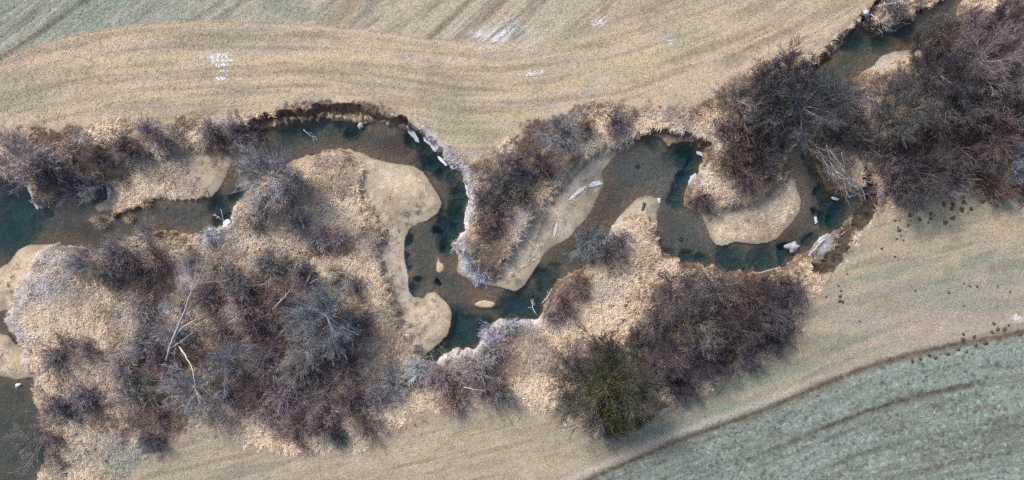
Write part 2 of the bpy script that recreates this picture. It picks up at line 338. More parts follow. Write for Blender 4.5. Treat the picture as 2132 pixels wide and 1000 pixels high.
# fields below the creek
RUT = [(1150, 1030), (1220, 1000), (1300, 966), (1400, 922), (1500, 886), (1600, 850), (1700, 806), (1800, 766), (1900, 736), (2000, 715), (2132, 690), (2300, 655)]
yr = curve(PXX, RUT)
yr = np.where(PXX < 1150, 1030 + (1150 - PXX) * 0.25, yr)
dr = (PYY - yr) * PXM * 0.92                          # metres below the rut
south = ((PYY > 640) | ((PXX > 1690) & (PYY > 380))).astype(np.float32) * (1 - sstep(0, 1, (d_r > 0.5).astype(np.float32)) * 0)
al = PXX * PXM
st = fbm(al * 0.06, dr * 0.55, 100, 3); st2 = fbm(al * 0.15, dr * 1.6, 104, 3)
Bs = np.ones_like(A) * lin(166, 154, 128)
Bs = mix(Bs, lin(132, 140, 118), sstep(0.32, 0.58, st) * 0.95 * sstep(1000, 1500, PXX))
Bs = mix(Bs, lin(150, 136, 108), sstep(0.5, 0.75, st2) * 0.6)
Bs = mix(Bs, lin(186, 168, 136), sstep(0.5, 0.75, f2) * 0.45)
Bs = mix(Bs, lin(130, 120, 104), sstep(0.46, 0.3, st2) * 0.6)
Bs = mix(Bs, lin(160, 148, 134), sstep(0.5, 0.7, fx) * sstep(1650, 1800, PXX) * 0.6)
for g in [(1560, 850, 160, 22, .6), (1420, 890, 90, 20, .5), (1950, 610, 120, 40, .3), (2050, 640, 80, 16, .4), (1400, 905, 150, 16, .6)]:
    Bs = mix(Bs, lin(118, 138, 118), blob(g[0], g[1], g[2], g[4], g[3]))
for g in [(1830, 500, 30, 22, .5), (2090, 470, 50, 30, .5), (1640, 740, 60, 20, .4), (1950, 440, 90, 20, .4)]:
    Bs = mix(Bs, lin(184, 160, 116), blob(g[0], g[1], g[2], g[4], g[3]))
A = mix(A, Bs, south)
mot = fbm(GX * 2.5, GY * 2.9, 110, 3); mot2 = vnoise(GX * 4.2, GY * 4.4, 113)
rw = .6 * fbm(al * 0.05, dr * 1.3, 116, 3) + .4 * vnoise(al * .5, dr * 3.2, 118)
Bb = np.ones_like(A) * lin(125, 138, 125)
Bb = mix(Bb, lin(116, 138, 114), sstep(.45, .7, fx) * .6)
Bb = mix(Bb, lin(138, 156, 145), sstep(0.5, 0.75, rw) * 0.3)
Bb = mix(Bb, lin(146, 160, 146), sstep(.5, .9, vnoise(al * .12, dr * 4.2, 119)) * .4)
Bb = mix(Bb, lin(94, 100, 90), sstep(.55, .9, vnoise(al * .12 + 30, dr * 4.2, 127)) * .35)
Bb = mix(Bb, lin(72, 76, 72), sstep(.58, .80, .75 * vnoise(GX * 4.4, GY * 4.8, 121) + .25 * vnoise(GX * 1.2, GY * 1.2, 122)) * .7)
Bb = mix(Bb, lin(168, 182, 176), sstep(.66, .9, vnoise(GX * 4.1, GY * 4.4, 125)) * .5)
Bb = mix(Bb, lin(84, 88, 86), sstep(0.50, 0.66, mot + .35 * (mot2 - .5) + .45 * (wn - .5) + .2 * (.5 - rw)) * 0.35)
Bb = mix(Bb, lin(112, 106, 92), sstep(0.5, 0.3, rw) * 0.45)
for off, a, xa, xb in [(4.2, .7, 1480, 2100), (5.4, .2, 1500, 2100), (8.2, .35, 1600, 2300), (8.9, .45, 1900, 2300), (11.3, .3, 1700, 2300), (15.6, .6, 1700, 2300), (20.5, .3, 1600, 2300)]:
    q = np.exp(-((dr - off + 0.15 * (fx - .5)) / 0.30) ** 2) * a * sstep(xa, xa + 200, PXX) * sstep(xb + 1, xb - 100, PXX)
    Bb = mix(Bb, lin(76, 66, 60), np.clip(q * (0.4 + 1.5 * mot), 0, 1))
m_cb = sstep(0.0, 0.35, dr + 0.2 * (mot2 - .5)) * south
A = mix(A, Bb, m_cb)
verge = np.exp(-((dr + 0.75) / 0.45) ** 2) * sstep(1900, 1500, PXX) * south
A = mix(A, lin(182, 170, 154), verge * 0.7)
rut = np.exp(-((dr - 0.08 + 0.2 * (mot2 - .5)) / 0.34) ** 2) * south
rutd = np.clip(rut * (0.55 + 0.6 * mot), 0, 1)
A = mix(A, lin(84, 70, 62), rutd)
Z = Z - 0.08 * rut
A = A * (0.84 + 0.32 * fine)[..., None]
# rough riparian ground: litter and matted straw
rn = fbm(GX * 0.9, GY * 0.9, 120, 4); rn2 = fbm(GX * 3.0, GY * 3.0, 124, 3)
R = np.ones_like(A) * lin(158, 136, 106)
R = mix(R, lin(108, 90, 72), sstep(0.4, 0.7, rn) * 0.8)
R = mix(R, lin(186, 164, 128), sstep(0.5, 0.75, rn2) * 0.5)
m_pale = np.clip(np.maximum.reduce([blob(690, 360, 70, 1, 50), blob(660, 440, 60, .9, 50), blob(730, 430, 40, .9, 60), blob(770, 570, 40, .9, 60), blob(790, 680, 45, .9, 70), blob(110, 650, 80, .9, 60), blob(370, 355, 80, 1, 40), blob(1215, 730, 70, .9, 60), blob(1110, 760, 50, .9, 60), blob(1340, 520, 40, .8, 50), blob(1090, 500, 50, .9, 70), blob(1540, 440, 60, 1, 40), blob(500, 895, 90, .8, 20), blob(140, 700, 60, .8, 30)]) * (.75 + .6 * (rn2 - .4)), 0, 1)
R = mix(R, lin(206, 186, 154), m_pale * .8)
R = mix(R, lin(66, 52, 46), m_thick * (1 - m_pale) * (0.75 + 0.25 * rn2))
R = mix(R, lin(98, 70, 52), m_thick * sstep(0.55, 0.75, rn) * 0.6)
for g in [(255, 965, 45, 30, .9), (235, 930, 40, 25, .6), (1320, 300, 40, 14, .4)]:
    R = mix(R, lin(140, 148, 134), np.clip(blob(g[0], g[1], g[2], g[4], g[3]) * (.5 + rn2), 0, 1))
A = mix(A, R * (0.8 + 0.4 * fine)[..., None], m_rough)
slope = np.hypot(*np.gradient(Z, DX))
A = mix(A, lin(88, 70, 54) * np.ones_like(A), sstep(1.0, 2.0, slope) * (d_w > 0.03) * 0.8)
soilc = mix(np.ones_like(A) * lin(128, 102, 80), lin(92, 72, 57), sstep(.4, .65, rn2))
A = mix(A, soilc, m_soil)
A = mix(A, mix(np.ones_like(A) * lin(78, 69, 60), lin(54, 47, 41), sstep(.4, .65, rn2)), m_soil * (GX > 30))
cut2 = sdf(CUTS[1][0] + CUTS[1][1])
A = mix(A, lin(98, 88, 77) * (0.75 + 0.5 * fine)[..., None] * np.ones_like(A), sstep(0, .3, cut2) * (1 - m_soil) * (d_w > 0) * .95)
# sand and gravel bars
sn = fbm(GX * 0.45, GY * 0.45, 130, 4); sn2 = vnoise(GX * 2.5, GY * 2.5, 133)
S = np.ones_like(A) * lin(180, 167, 142)
S = mix(S, lin(152, 141, 119), sstep(0.45, 0.65, sn) * 0.7)
grav = np.maximum.reduce([blob(855, 385, 60, 1, 50), blob(1630, 440, 55, .8, 60), blob(20, 560, 60, 1, 45), blob(10, 750, 40, 1, 45), blob(420, 350, 45, .7, 40), blob(1215, 440, 30, .7, 50), blob(920, 650, 30, .7, 50), blob(1570, 480, 60, .7, 30)])
grav = np.clip(grav, 0, 1)
S = mix(S, lin(182, 160, 126), grav * 0.5)
S = mix(S, lin(112, 92, 70), grav * sstep(0.62, 0.85, wn * 0.6 + 0.4 * sn2) * 0.8)
S = mix(S, lin(206, 186, 146), grav * sstep(0.35, 0.15, wn) * 0.7)
_ln = sstep(.72, .95, np.sin(d_w * 5.5 + 5 * sn + 2.5 * sn2)) * sstep(3.2, .5, d_w)
S = mix(S, lin(140, 128, 106), _ln * .32)
S = mix(S, lin(196, 186, 164), sstep(.52, .7, fbm(GX * 1.1, GY * 1.1, 137, 4)) * .45)
S = mix(S, lin(132, 118, 96), sstep(.60, .72, fbm(GX * 1.6, GY * 1.6, 139, 4)) * .5)
S = mix(S, lin(146, 134, 112), blob(1245, 430, 30, .8, 40))
S = mix(S, lin(134, 120, 98), sstep(1.1, 0.2, d_w + .9 * (rn - .4)) * 0.45)
S = mix(S, lin(104, 92, 74), sstep(0.32, 0.05, d_w + .2 * rn) * 0.7)
dchan = up(seg_dist([(1248, 318), (1225, 335), (1200, 362), (1170, 398), (1140, 445), (1125, 480), (1100, 545)], False, cgx, cgy).astype(np.float32))
S = mix(S, lin(96, 82, 66), np.exp(-((dchan + .25 * (sn2 - .3)) / .16) ** 2) * .7)
dchan2 = up(seg_dist([(775, 385), (800, 410), (822, 440), (845, 480)], False, cgx, cgy).astype(np.float32))
S = mix(S, lin(146, 128, 100), np.exp(-(dchan2 / .6) ** 2) * .45)
A = mix(A, S * (0.91 + 0.18 * fine)[..., None], m_sand)
# bed of the creek: gravel, silt, leaf drifts
bn = fbm(GX * 0.7, GY * 0.7, 140, 4)
Bd = np.ones_like(A) * lin(176, 146, 114)
Bd = mix(Bd, lin(160, 142, 120), sstep(0.4, 0.65, bn))
sil = np.maximum.reduce([blob(1340, 350, 60, 1, 50), blob(1400, 380, 40, 1, 60), blob(1450, 470, 60, .9, 40), blob(1550, 535, 120, .8, 20), blob(1700, 400, 20, .6, 60), blob(900, 500, 40, .6, 60), blob(1380, 380, 35, .8, 22)])
Bd = mix(Bd, lin(168, 156, 138), np.clip(sil, 0, 1) * .85)
leaf = np.clip(np.maximum.reduce([blob(820, 305, 50, 1, 24), blob(1710, 370, 16, .8, 40), blob(1655, 490, 24, .8, 14), blob(150, 490, 50, .7, 20), blob(730, 280, 60, .4, 20), blob(1270, 420, 25, .6, 40), blob(1690, 345, 12, .8, 18)]), 0, 1)
Bd = mix(Bd, lin(146, 106, 82), leaf * .8)
Bd = Bd * (0.80 + 0.4 * fine)[..., None]
Bd = mix(Bd, lin(196, 170, 130), leaf * (wn > .9) * .6)
Bd = mix(Bd, lin(186, 176, 150), sstep(0.7, 1.2, dep))
weed = sstep(.58, .75, fbm(GX * .9, GY * .9, 145, 4)) * sstep(0.6, 1.2, dep)
Bd = mix(Bd, lin(84, 90, 74), weed * .25)
Bd = mix(Bd, lin(184, 164, 128), m_isl)
A = np.where((d_w < 0)[..., None], Bd, A)
A = mix(A, lin(198, 198, 203) * (0.85 + 0.3 * fine)[..., None] * np.ones_like(A), np.clip(m_frost * (d_w > 0.02) * (1 - m_soil) * 0.9, 0, 1))
for g in [(440, 118, 25, 10, .3), (1060, 75, 60, 25, .35), (1250, 45, 16, 12, .5), (1395, 86, 12, 8, .5), (1000, 70, 40, 10, .3), (2120, 662, 10, 6, .6)]:
    A = mix(A, lin(222, 222, 226), np.clip(blob(g[0], g[1], g[2], g[4], g[3]) * sstep(.35, .6, row2 * .5 + .5 * f2) * 1.4, 0, 1))
A = np.where((m_rough > .5)[..., None], A, A * np.array([.975, .965, .985], np.float32))
lum = A.mean(-1, keepdims=True)
A = (A * .82 + lum * np.array([.18, .175, .19], np.float32)) * np.array([1.0, 1.0, .985], np.float32)
A = np.clip(A, 0.01, 0.9).astype(np.float32)


# ------------------------------------------------------------------ mesh helpers
def mesh_np(name, v, f, col=None, smooth=False):
    me = bpy.data.meshes.new(name)
    v = np.ascontiguousarray(v, np.float32); f = np.ascontiguousarray(f, np.int32)
    n, k = f.shape
    me.vertices.add(len(v)); me.vertices.foreach_set('co', v.ravel())
    me.loops.add(n * k); me.loops.foreach_set('vertex_index', f.ravel())
    me.polygons.add(n); me.polygons.foreach_set('loop_start', np.arange(0, n * k, k, dtype=np.int32))
    if smooth:
        me.polygons.foreach_set('use_smooth', np.ones(n, bool))
    me.update(calc_edges=True)
    if col is not None:
        a = me.attributes.new('albedo', 'FLOAT_COLOR', 'POINT')
        c = np.ones((len(v), 4), np.float32); c[:, :3] = col
        a.data.foreach_set('color', c.ravel())
    return me


def link(name, me, mat=None, parent=None, color=None):
    o = bpy.data.objects.new(name, me)
    COL.objects.link(o)
    if mat is not None and me is not None and not me.materials:
        me.materials.append(mat)
    if parent is not None:
        o.parent = parent
    if color is not None:
        o.color = (*color, 1.0)
    return o


def tag(o, label, cat, group=None):
    o['label'] = label; o['category'] = cat
    if group:
        o['group'] = group
    return o


# ------------------------------------------------------------------ materials
def new_mat(name):
    m = bpy.data.materials.new(name); m.use_nodes = True
    nt = m.node_tree; nt.nodes.clear()
    out = nt.nodes.new('ShaderNodeOutputMaterial')
    b = nt.nodes.new('ShaderNodeBsdfPrincipled')
    nt.links.new(b.outputs['BSDF'], out.inputs['Surface'])
    return m, nt, b, out


def noise_mul(nt, src, scale, lo, hi, detail=3.0, coord='Object'):
    tc = nt.nodes.new('ShaderNodeTexCoord'); nz = nt.nodes.new('ShaderNodeTexNoise')
    nz.inputs['Scale'].default_value = scale; nz.inputs['Detail'].default_value = detail
    nt.links.new(tc.outputs[coord], nz.inputs['Vector'])
    mr = nt.nodes.new('ShaderNodeMapRange')
    mr.inputs['From Min'].default_value = 0.3; mr.inputs['From Max'].default_value = 0.7
    mr.inputs['To Min'].default_value = lo; mr.inputs['To Max'].default_value = hi
    nt.links.new(nz.outputs['Fac'], mr.inputs['Value'])
    mx = nt.nodes.new('ShaderNodeMix'); mx.data_type = 'RGBA'; mx.blend_type = 'MULTIPLY'
    mx.inputs['Factor'].default_value = 1.0
    nt.links.new(src, mx.inputs['A']); nt.links.new(mr.outputs['Result'], mx.inputs['B'])
    return mx.outputs['Result'], nz


def ground_mat(name, sc, lo, hi, bump, rough=0.95):
    m, nt, b, _ = new_mat(name)
    at = nt.nodes.new('ShaderNodeAttribute'); at.attribute_name = 'albedo'
    c, nz = noise_mul(nt, at.outputs['Color'], sc, lo, hi, 4.0)
    nt.links.new(c, b.inputs['Base Color'])
    bp = nt.nodes.new('ShaderNodeBump'); bp.inputs['Strength'].default_value = bump; bp.inputs['Distance'].default_value = 0.12
    nt.links.new(nz.outputs['Fac'], bp.inputs['Height']); nt.links.new(bp.outputs['Normal'], b.inputs['Normal'])
    b.inputs['Roughness'].default_value = rough
    b.inputs['Specular IOR Level'].default_value = 0.15
    return m


def attr_mat(name, sc=6.0, lo=0.8, hi=1.2):
    m, nt, b, _ = new_mat(name)
    at = nt.nodes.new('ShaderNodeAttribute'); at.attribute_name = 'albedo'
    c, _n = noise_mul(nt, at.outputs['Color'], sc, lo, hi)
    nt.links.new(c, b.inputs['Base Color'])
    b.inputs['Roughness'].default_value = 0.9; b.inputs['Specular IOR Level'].default_value = 0.1
    return m


def tint_mat(name, sc, lo, hi, rough=0.9, tone=False):
    """colour comes from the object, broken up by noise"""
    m, nt, b, _ = new_mat(name)
    oi = nt.nodes.new('ShaderNodeObjectInfo')
    src = oi.outputs['Color']
    if tone:                                           # every branch has its own bark tone
        at = nt.nodes.new('ShaderNodeAttribute'); at.attribute_name = 'albedo'
        mt = nt.nodes.new('ShaderNodeMix'); mt.data_type = 'RGBA'; mt.blend_type = 'MULTIPLY'; mt.inputs['Factor'].default_value = 1.0
        nt.links.new(src, mt.inputs['A']); nt.links.new(at.outputs['Color'], mt.inputs['B']); src = mt.outputs['Result']
    c, nz = noise_mul(nt, src, sc, lo, hi)
    nt.links.new(c, b.inputs['Base Color'])
    b.inputs['Roughness'].default_value = rough; b.inputs['Specular IOR Level'].default_value = 0.15
    return m


M_FIELD = ground_mat('field_grass', 9.0, 0.72, 1.28, 0.5)
M_SAND = ground_mat('river_sand', 14.0, 0.86, 1.14, 0.4)
M_BED = ground_mat('bed_gravel', 7.0, 0.75, 1.25, 0.3)
M_BLADE = attr_mat('dry_blades', 3.0, 0.85, 1.15)
M_BARK = tint_mat('bark', 5.0, 0.8, 1.2, tone=True)
M_TWIG = tint_mat('twigs', 1.2, 0.75, 1.25, tone=True)
M_LEAF = tint_mat('ivy_leaves', 3.0, 0.5, 1.5, 0.6)
M_WOOD = tint_mat('weathered_wood', 7.0, 0.65, 1.3)
M_SOIL = tint_mat('mole_soil', 14.0, 0.5, 1.5)
M_STONE = tint_mat('stone', 6.0, 0.6, 1.3)


def snow_mat():
    m, nt, b, _ = new_mat('snow')
    oi = nt.nodes.new('ShaderNodeObjectInfo')
    c, nz = noise_mul(nt, oi.outputs['Color'], 8.0, 0.86, 1.06)
    nt.links.new(c, b.inputs['Base Color']); b.inputs['Roughness'].default_value = 0.55
    bp = nt.nodes.new('ShaderNodeBump'); bp.inputs['Strength'].default_value = 0.4; bp.inputs['Distance'].default_value = 0.05
    nt.links.new(nz.outputs['Fac'], bp.inputs['Height']); nt.links.new(bp.outputs['Normal'], b.inputs['Normal'])
    return m


M_SNOW = snow_mat()


def water_mat():
    m = bpy.data.materials.new('creek_water'); m.use_nodes = True
    nt = m.node_tree; nt.nodes.clear()
    out = nt.nodes.new('ShaderNodeOutputMaterial')
    tr = nt.nodes.new('ShaderNodeBsdfTransparent'); gl = nt.nodes.new('ShaderNodeBsdfGlossy'); gl.inputs['Roughness'].default_value = 0.06
    fr = nt.nodes.new('ShaderNodeFresnel'); fr.inputs['IOR'].default_value = 1.33
    tc = nt.nodes.new('ShaderNodeTexCoord'); nz = nt.nodes.new('ShaderNodeTexNoise'); nz.inputs['Scale'].default_value = 1.6; nz.inputs['Detail'].default_value = 3
    bp = nt.nodes.new('ShaderNodeBump'); bp.inputs['Strength'].default_value = 0.3; bp.inputs['Distance'].default_value = 0.06
    nt.links.new(tc.outputs['Object'], nz.inputs['Vector']); nt.links.new(nz.outputs['Fac'], bp.inputs['Height'])
    nt.links.new(bp.outputs['Normal'], gl.inputs['Normal']); nt.links.new(bp.outputs['Normal'], fr.inputs['Normal'])
    mx = nt.nodes.new('ShaderNodeMixShader')
    nt.links.new(fr.outputs['Fac'], mx.inputs['Fac']); nt.links.new(tr.outputs[0], mx.inputs[1]); nt.links.new(gl.outputs[0], mx.inputs[2])
    nt.links.new(mx.outputs[0], out.inputs['Surface'])
    va = nt.nodes.new('ShaderNodeVolumeAbsorption')
    va.inputs['Color'].default_value = WATER_ABS; va.inputs['Density'].default_value = WATER_DEN
    nt.links.new(va.outputs[0], out.inputs['Volume'])
    return m


# absorption per metre = density * (1 - colour)
WATER_ABS = (0.06, 0.49, 0.60, 1.0)
WATER_DEN = 0.85
M_WATER = water_mat()

# ------------------------------------------------------------------ ground sheet, split by what covers it
PADN = 14
ext = np.cumsum(0.1 * 1.85 ** np.arange(1, PADN + 1))
xs = np.concatenate([X0 - ext[::-1], gx, X1 + ext]); ys = np.concatenate([Y0 - ext[::-1], gy, Y1 + ext])
pad = lambda a: np.pad(a, [(PADN, PADN), (PADN, PADN)] + [(0, 0)] * (a.ndim - 2), mode='edge')
ZP, AP = pad(Z), pad(A)
# beyond the traced land the fields fade into plain meadow and crop tones
_ox = np.maximum(np.maximum(X0 - xs, xs - X1), 0)[None, :]; _oy = np.maximum(np.maximum(Y0 - ys, ys - Y1), 0)[:, None]
_w = sstep(0.0, 5.0, np.hypot(_ox, _oy))[..., None]
_xx, _yy = np.meshgrid(xs, ys)
_far = np.where((_yy < -16) & (_xx > -5 + _yy * 0) & (_yy < -30 + (_xx - 8) * .38), 1.0, 0.0)[..., None]
_tone = (lin(166, 152, 128) * (1 - _far) + lin(120, 132, 120) * _far) * (.85 + .3 * fbm(_xx * .08, _yy * .08, 190, 4))[..., None]
AP = (AP * (1 - _w) + _tone * _w).astype(np.float32)
VX, VY = np.meshgrid(xs, ys)
VV = np.stack([VX, VY, ZP], -1).reshape(-1, 3); CC = AP.reshape(-1, 3)
ny, nx = ZP.shape
idx = np.arange(ny * nx).reshape(ny, nx)
F = np.stack([idx[:-1, :-1], idx[:-1, 1:], idx[1:, 1:], idx[1:, :-1]], -1).reshape(-1, 4)
cls = np.zeros((NY, NX), np.int32)
cls[m_ct > 0.5] = 1
cls[m_cb > 0.5] = 2
cls[(m_rough > 0.5)] = 3
for k in range(len(SANDS)):
    cls[(sand_sd[k] > 0) & (d_w > 0)] = 10 + k
cls[d_w <= 0] = 4
CP = pad(cls)[:-1, :-1].reshape(-1)
names = {0: 'meadow', 1: 'crop_field', 2: 'crop_field', 3: 'ground', 4: 'stream_bed'}
for k in np.unique(CP):
    ff = F[CP == k]
    u, inv = np.unique(ff.ravel(), return_inverse=True)
    nm = names.get(int(k), 'sandbar')
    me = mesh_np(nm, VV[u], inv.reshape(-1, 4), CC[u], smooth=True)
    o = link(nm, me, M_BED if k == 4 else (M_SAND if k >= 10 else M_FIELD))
    o['kind'] = 'structure'

# water sheet over everything that lies below the water line near the creek
near = (d_w < 1.2)[::3, ::3]
wx, wy = GX[::3, ::3], GY[::3, ::3]
nyw, nxw = near.shape
iw = np.arange(nyw * nxw).reshape(nyw, nxw)
fw = np.stack([iw[:-1, :-1], iw[:-1, 1:], iw[1:, 1:], iw[1:, :-1]], -1)[near[:-1, :-1]]
u, inv = np.unique(fw.ravel(), return_inverse=True)
vw = np.stack([wx.ravel(), wy.ravel(), np.full(wx.size, ZW)], -1)[u]
o = link('water', mesh_np('water', vw, inv.reshape(-1, 4), smooth=True), M_WATER)
o['kind'] = 'structure'


# ------------------------------------------------------------------ tubes
def tubes(pts, rad, sides=3):
    """pts (N,K,3), rad (N,K) -> verts, quads"""
    Nn, K, _ = pts.shape
    d = np.gradient(pts, axis=1)
    d /= np.linalg.norm(d, axis=2, keepdims=True) + 1e-9
    ref = np.tile(np.array([0.31, 0.17, 0.93]), (Nn, K, 1))
    bad = np.abs((d * ref).sum(2)) > 0.95
    ref[bad] = (1, 0, 0)
    a = np.cross(d, ref); a /= np.linalg.norm(a, axis=2, keepdims=True) + 1e-9
    b = np.cross(d, a)
    th = np.arange(sides) * 2 * np.pi / sides
    ring = pts[:, :, None, :] + rad[:, :, None, None] * (a[:, :, None, :] * np.cos(th)[None, None, :, None] + b[:, :, None, :] * np.sin(th)[None, None, :, None])
    v = ring.reshape(-1, 3)
    base = (np.arange(Nn) * K * sides)[:, None, None]; k = (np.arange(K - 1) * sides)[None, :, None]; s = np.arange(sides)[None, None, :]; s2 = (s + 1) % sides
    f = np.stack(np.broadcast_arrays(base + k + s, base + k + s2, base + k + sides + s2, base + k + sides + s), -1).reshape(-1, 4)
    return v, f


def join(parts):
    vs, fs, o = [], [], 0
    for v, f in parts:
        vs.append(v); fs.append(f + o); o += len(v)
    return np.concatenate(vs), np.concatenate(fs)


def unit(v):
    return v / (np.linalg.norm(v, axis=-1, keepdims=True) + 1e-9)


def grow(r, P0, D0, L, K=4, lift=0.0, wob=0.15):
    """branches from P0 along D0 with a bend; returns points (N,K,3)"""
    n = len(P0)
    pts = np.zeros((n, K, 3)); pts[:, 0] = P0
    d = D0.copy(); step = (L / (K - 1))[:, None]
    for k in range(1, K):
        d = unit(d + r.normal(0, wob, (n, 3)) + np.array([0, 0, lift]))
        pts[:, k] = pts[:, k - 1] + d * step
    return pts


def kids(r, pts, rad, n, lo, hi, spread, lfrac, L):
    """n children per parent: start, direction, length, radius"""
    Nn, K, _ = pts.shape
    t = r.uniform(lo, hi, (Nn, n)) * (K - 1)
    i = np.minimum(t.astype(int), K - 2); u = (t - i)[..., None]
    ii = np.arange(Nn)[:, None]
    p = pts[ii, i] * (1 - u) + pts[ii, i + 1] * u
    d = unit(pts[ii, i + 1] - pts[ii, i])
    rr = rad[ii, i] * (1 - u[..., 0]) + rad[ii, i + 1] * u[..., 0]
    side = unit(r.normal(0, 1, (Nn, n, 3)))
    side = unit(side - (side * d).sum(2, keepdims=True) * d)
    nd = unit(d + side * r.uniform(spread * 0.6, spread * 1.3, (Nn, n, 1)))
    ln = L[:, None] * lfrac * r.uniform(0.55, 1.2, (Nn, n)) * (1.15 - 0.45 * t / (K - 1))
    return p.reshape(-1, 3), nd.reshape(-1, 3), ln.reshape(-1), rr.reshape(-1)


def taper(r0, K, end):
    return r0[:, None] * np.linspace(1, end, K)[None, :]


def toned(r, pts, rad, sides, lo=.55, hi=1.6):
    v, f = tubes(pts, rad, sides)
    t = np.exp(r.uniform(math.log(lo), math.log(hi), len(pts)))
    return v, f, np.repeat(t, pts.shape[1] * sides)


def tmesh(name, parts):
    v, f = join([q[:2] for q in parts])
    t = np.concatenate([q[2] for q in parts])
    return mesh_np(name, v, f, np.repeat(t[:, None], 3, 1))


def tree_meshes(seed, R, h, nl, n2, n3, n4, tw, steep=0.5, lean=(0, 0)):
    """a bare crown: trunk mesh with the limbs, crown mesh with branches and twigs"""
    r = np.random.default_rng(seed)
    top = np.array([lean[0] * h * .3, lean[1] * h * .3, 0.36 * h])
    tr = np.linspace(0, 1, 5)[:, None] * top + r.normal(0, .02, (5, 3)) * R
    tr[0] = (0, 0, -0.25)
    az = np.arange(nl) * 2.39996 + r.uniform(-.3, .3, nl)
    el = r.uniform(steep - .4, steep + .5, nl)
    D = np.stack([np.cos(az) * np.cos(el), np.sin(az) * np.cos(el), np.sin(el)], -1) + np.array([lean[0], lean[1], 0]) * .5
    t = r.uniform(.35, 1.0, nl)[:, None]
    P0 = t * top[None]
    L = r.uniform(.6, 1.05, nl) * R * .95
    p1 = grow(r, P0, unit(D), L, 6, 0.07, .09)
    r1 = taper(np.full(nl, .0115 * R) * r.uniform(.6, 1.3, nl), 6, .3)
    a, b, c, d = kids(r, p1, r1, n2, .12, 1.0, .5, .6, L)
    p2 = grow(r, a, b, c, 5, .05, .10); r2 = taper(np.minimum(d * .7, .0075 * R), 5, .45)
    a, b, c3, d = kids(r, p2, r2, n3, .15, 1.0, .5, .62, c)
    p3 = grow(r, a, b, c3, 4, .04, .10); r3 = taper(np.maximum(np.minimum(d * .75, tw * 1.6), tw * 1.1), 4, .6)
    a, b, c4, d = kids(r, p3, r3, n4, .2, 1.0, .5, .8, c3)
    p4 = grow(r, a, b, c4, 3, .03, .12); r4 = taper(np.full(len(a), tw), 3, .55)
    trunk = tmesh('trunk', [toned(r, tr[None], np.linspace(0.035, 0.022, 5)[None] * R, 7, 1, 1.01), toned(r, p1, r1, 5, .9, 1.5), toned(r, p2[::3], r2[::3], 4, .8, 1.6)])
    keep = np.arange(len(p2)) % 3 != 0
    crown = tmesh('crown', [toned(r, p2[keep], r2[keep], 3, .6, 1.6), toned(r, p3, r3, 3), toned(r, p4, r4, 3, .45, 1.7)])
    return trunk, crown


def shrub_meshes(seed, R, h, ns, n2, n3, tw, drift=0.0):
    r = np.random.default_rng(seed)
    az = r.uniform(0, 2 * np.pi, ns); el = r.uniform(.15, 1.35, ns)
    bx = r.normal(0, .2 * R, (ns, 3)); bx[:, 2] = -0.1
    D = np.stack([np.cos(az) * np.cos(el), np.sin(az) * np.cos(el), np.sin(el) * h / R], -1)
    dr_ = r.uniform(0, 6.28); D = D + np.array([math.cos(dr_), math.sin(dr_), 0]) * .35      # stems combed one way
    L = r.uniform(.55, 1.1, ns) * R
    p1 = grow(r, bx, unit(D), L, 5, -.03, .10); r1 = taper(np.full(ns, tw * 1.6) * r.uniform(.7, 1.4, ns), 5, .45)
    a, b, c, d = kids(r, p1, r1, n2, .15, 1.0, .42, .6, L)
    p2 = grow(r, a, b, c, 4, .0, .12); r2 = taper(np.full(len(a), tw * 1.1), 4, .6)
    a, b, c3, d = kids(r, p2, r2, n3, .15, 1.0, .5, .7, c)
    p3 = grow(r, a, b, c3, 3, .0, .14); r3 = taper(np.full(len(a), tw * .9), 3, .55)
    return tmesh('stem', [toned(r, p1, r1, 4, .7, 1.7)]), tmesh('crown', [toned(r, p2, r2, 3, .5, 1.8), toned(r, p3, r3, 3, .45, 1.8)])


VAR = {
    'B': [(5.0, 10.0) + tree_meshes(100 + i, 5.0, 10.0, 22, 9, 7, 4, .016) for i in range(3)],
    'M': [(3.2, 6.5) + tree_meshes(120 + i, 3.2, 6.5, 18, 8, 6, 4, .0145) for i in range(4)],
    'S': [(2.0, 2.8) + shrub_meshes(140 + i, 2.0, 2.8, 56, 7, 4, .0135) for i in range(5)],
}
TINT = {
    'gr': (.34, .33, .345), 'bl': (.235, .25, .29), 'pu': (.31, .262, .28), 'dk': (.20, .165, .178), 'br': (.30, .22, .205), 'ol': (.31, .29, .255),
    'bg': (.18, .188, .215), 'pk': (.44, .375, .375), 'st': (.54, .46, .37), 'fr': (.52, .54, .59), 'nv': (.18, .16, .195), 'mo': (.22, .21, .10), 'gk': (.28, .258, .258), 'vi': (.36, .33, .355),
}
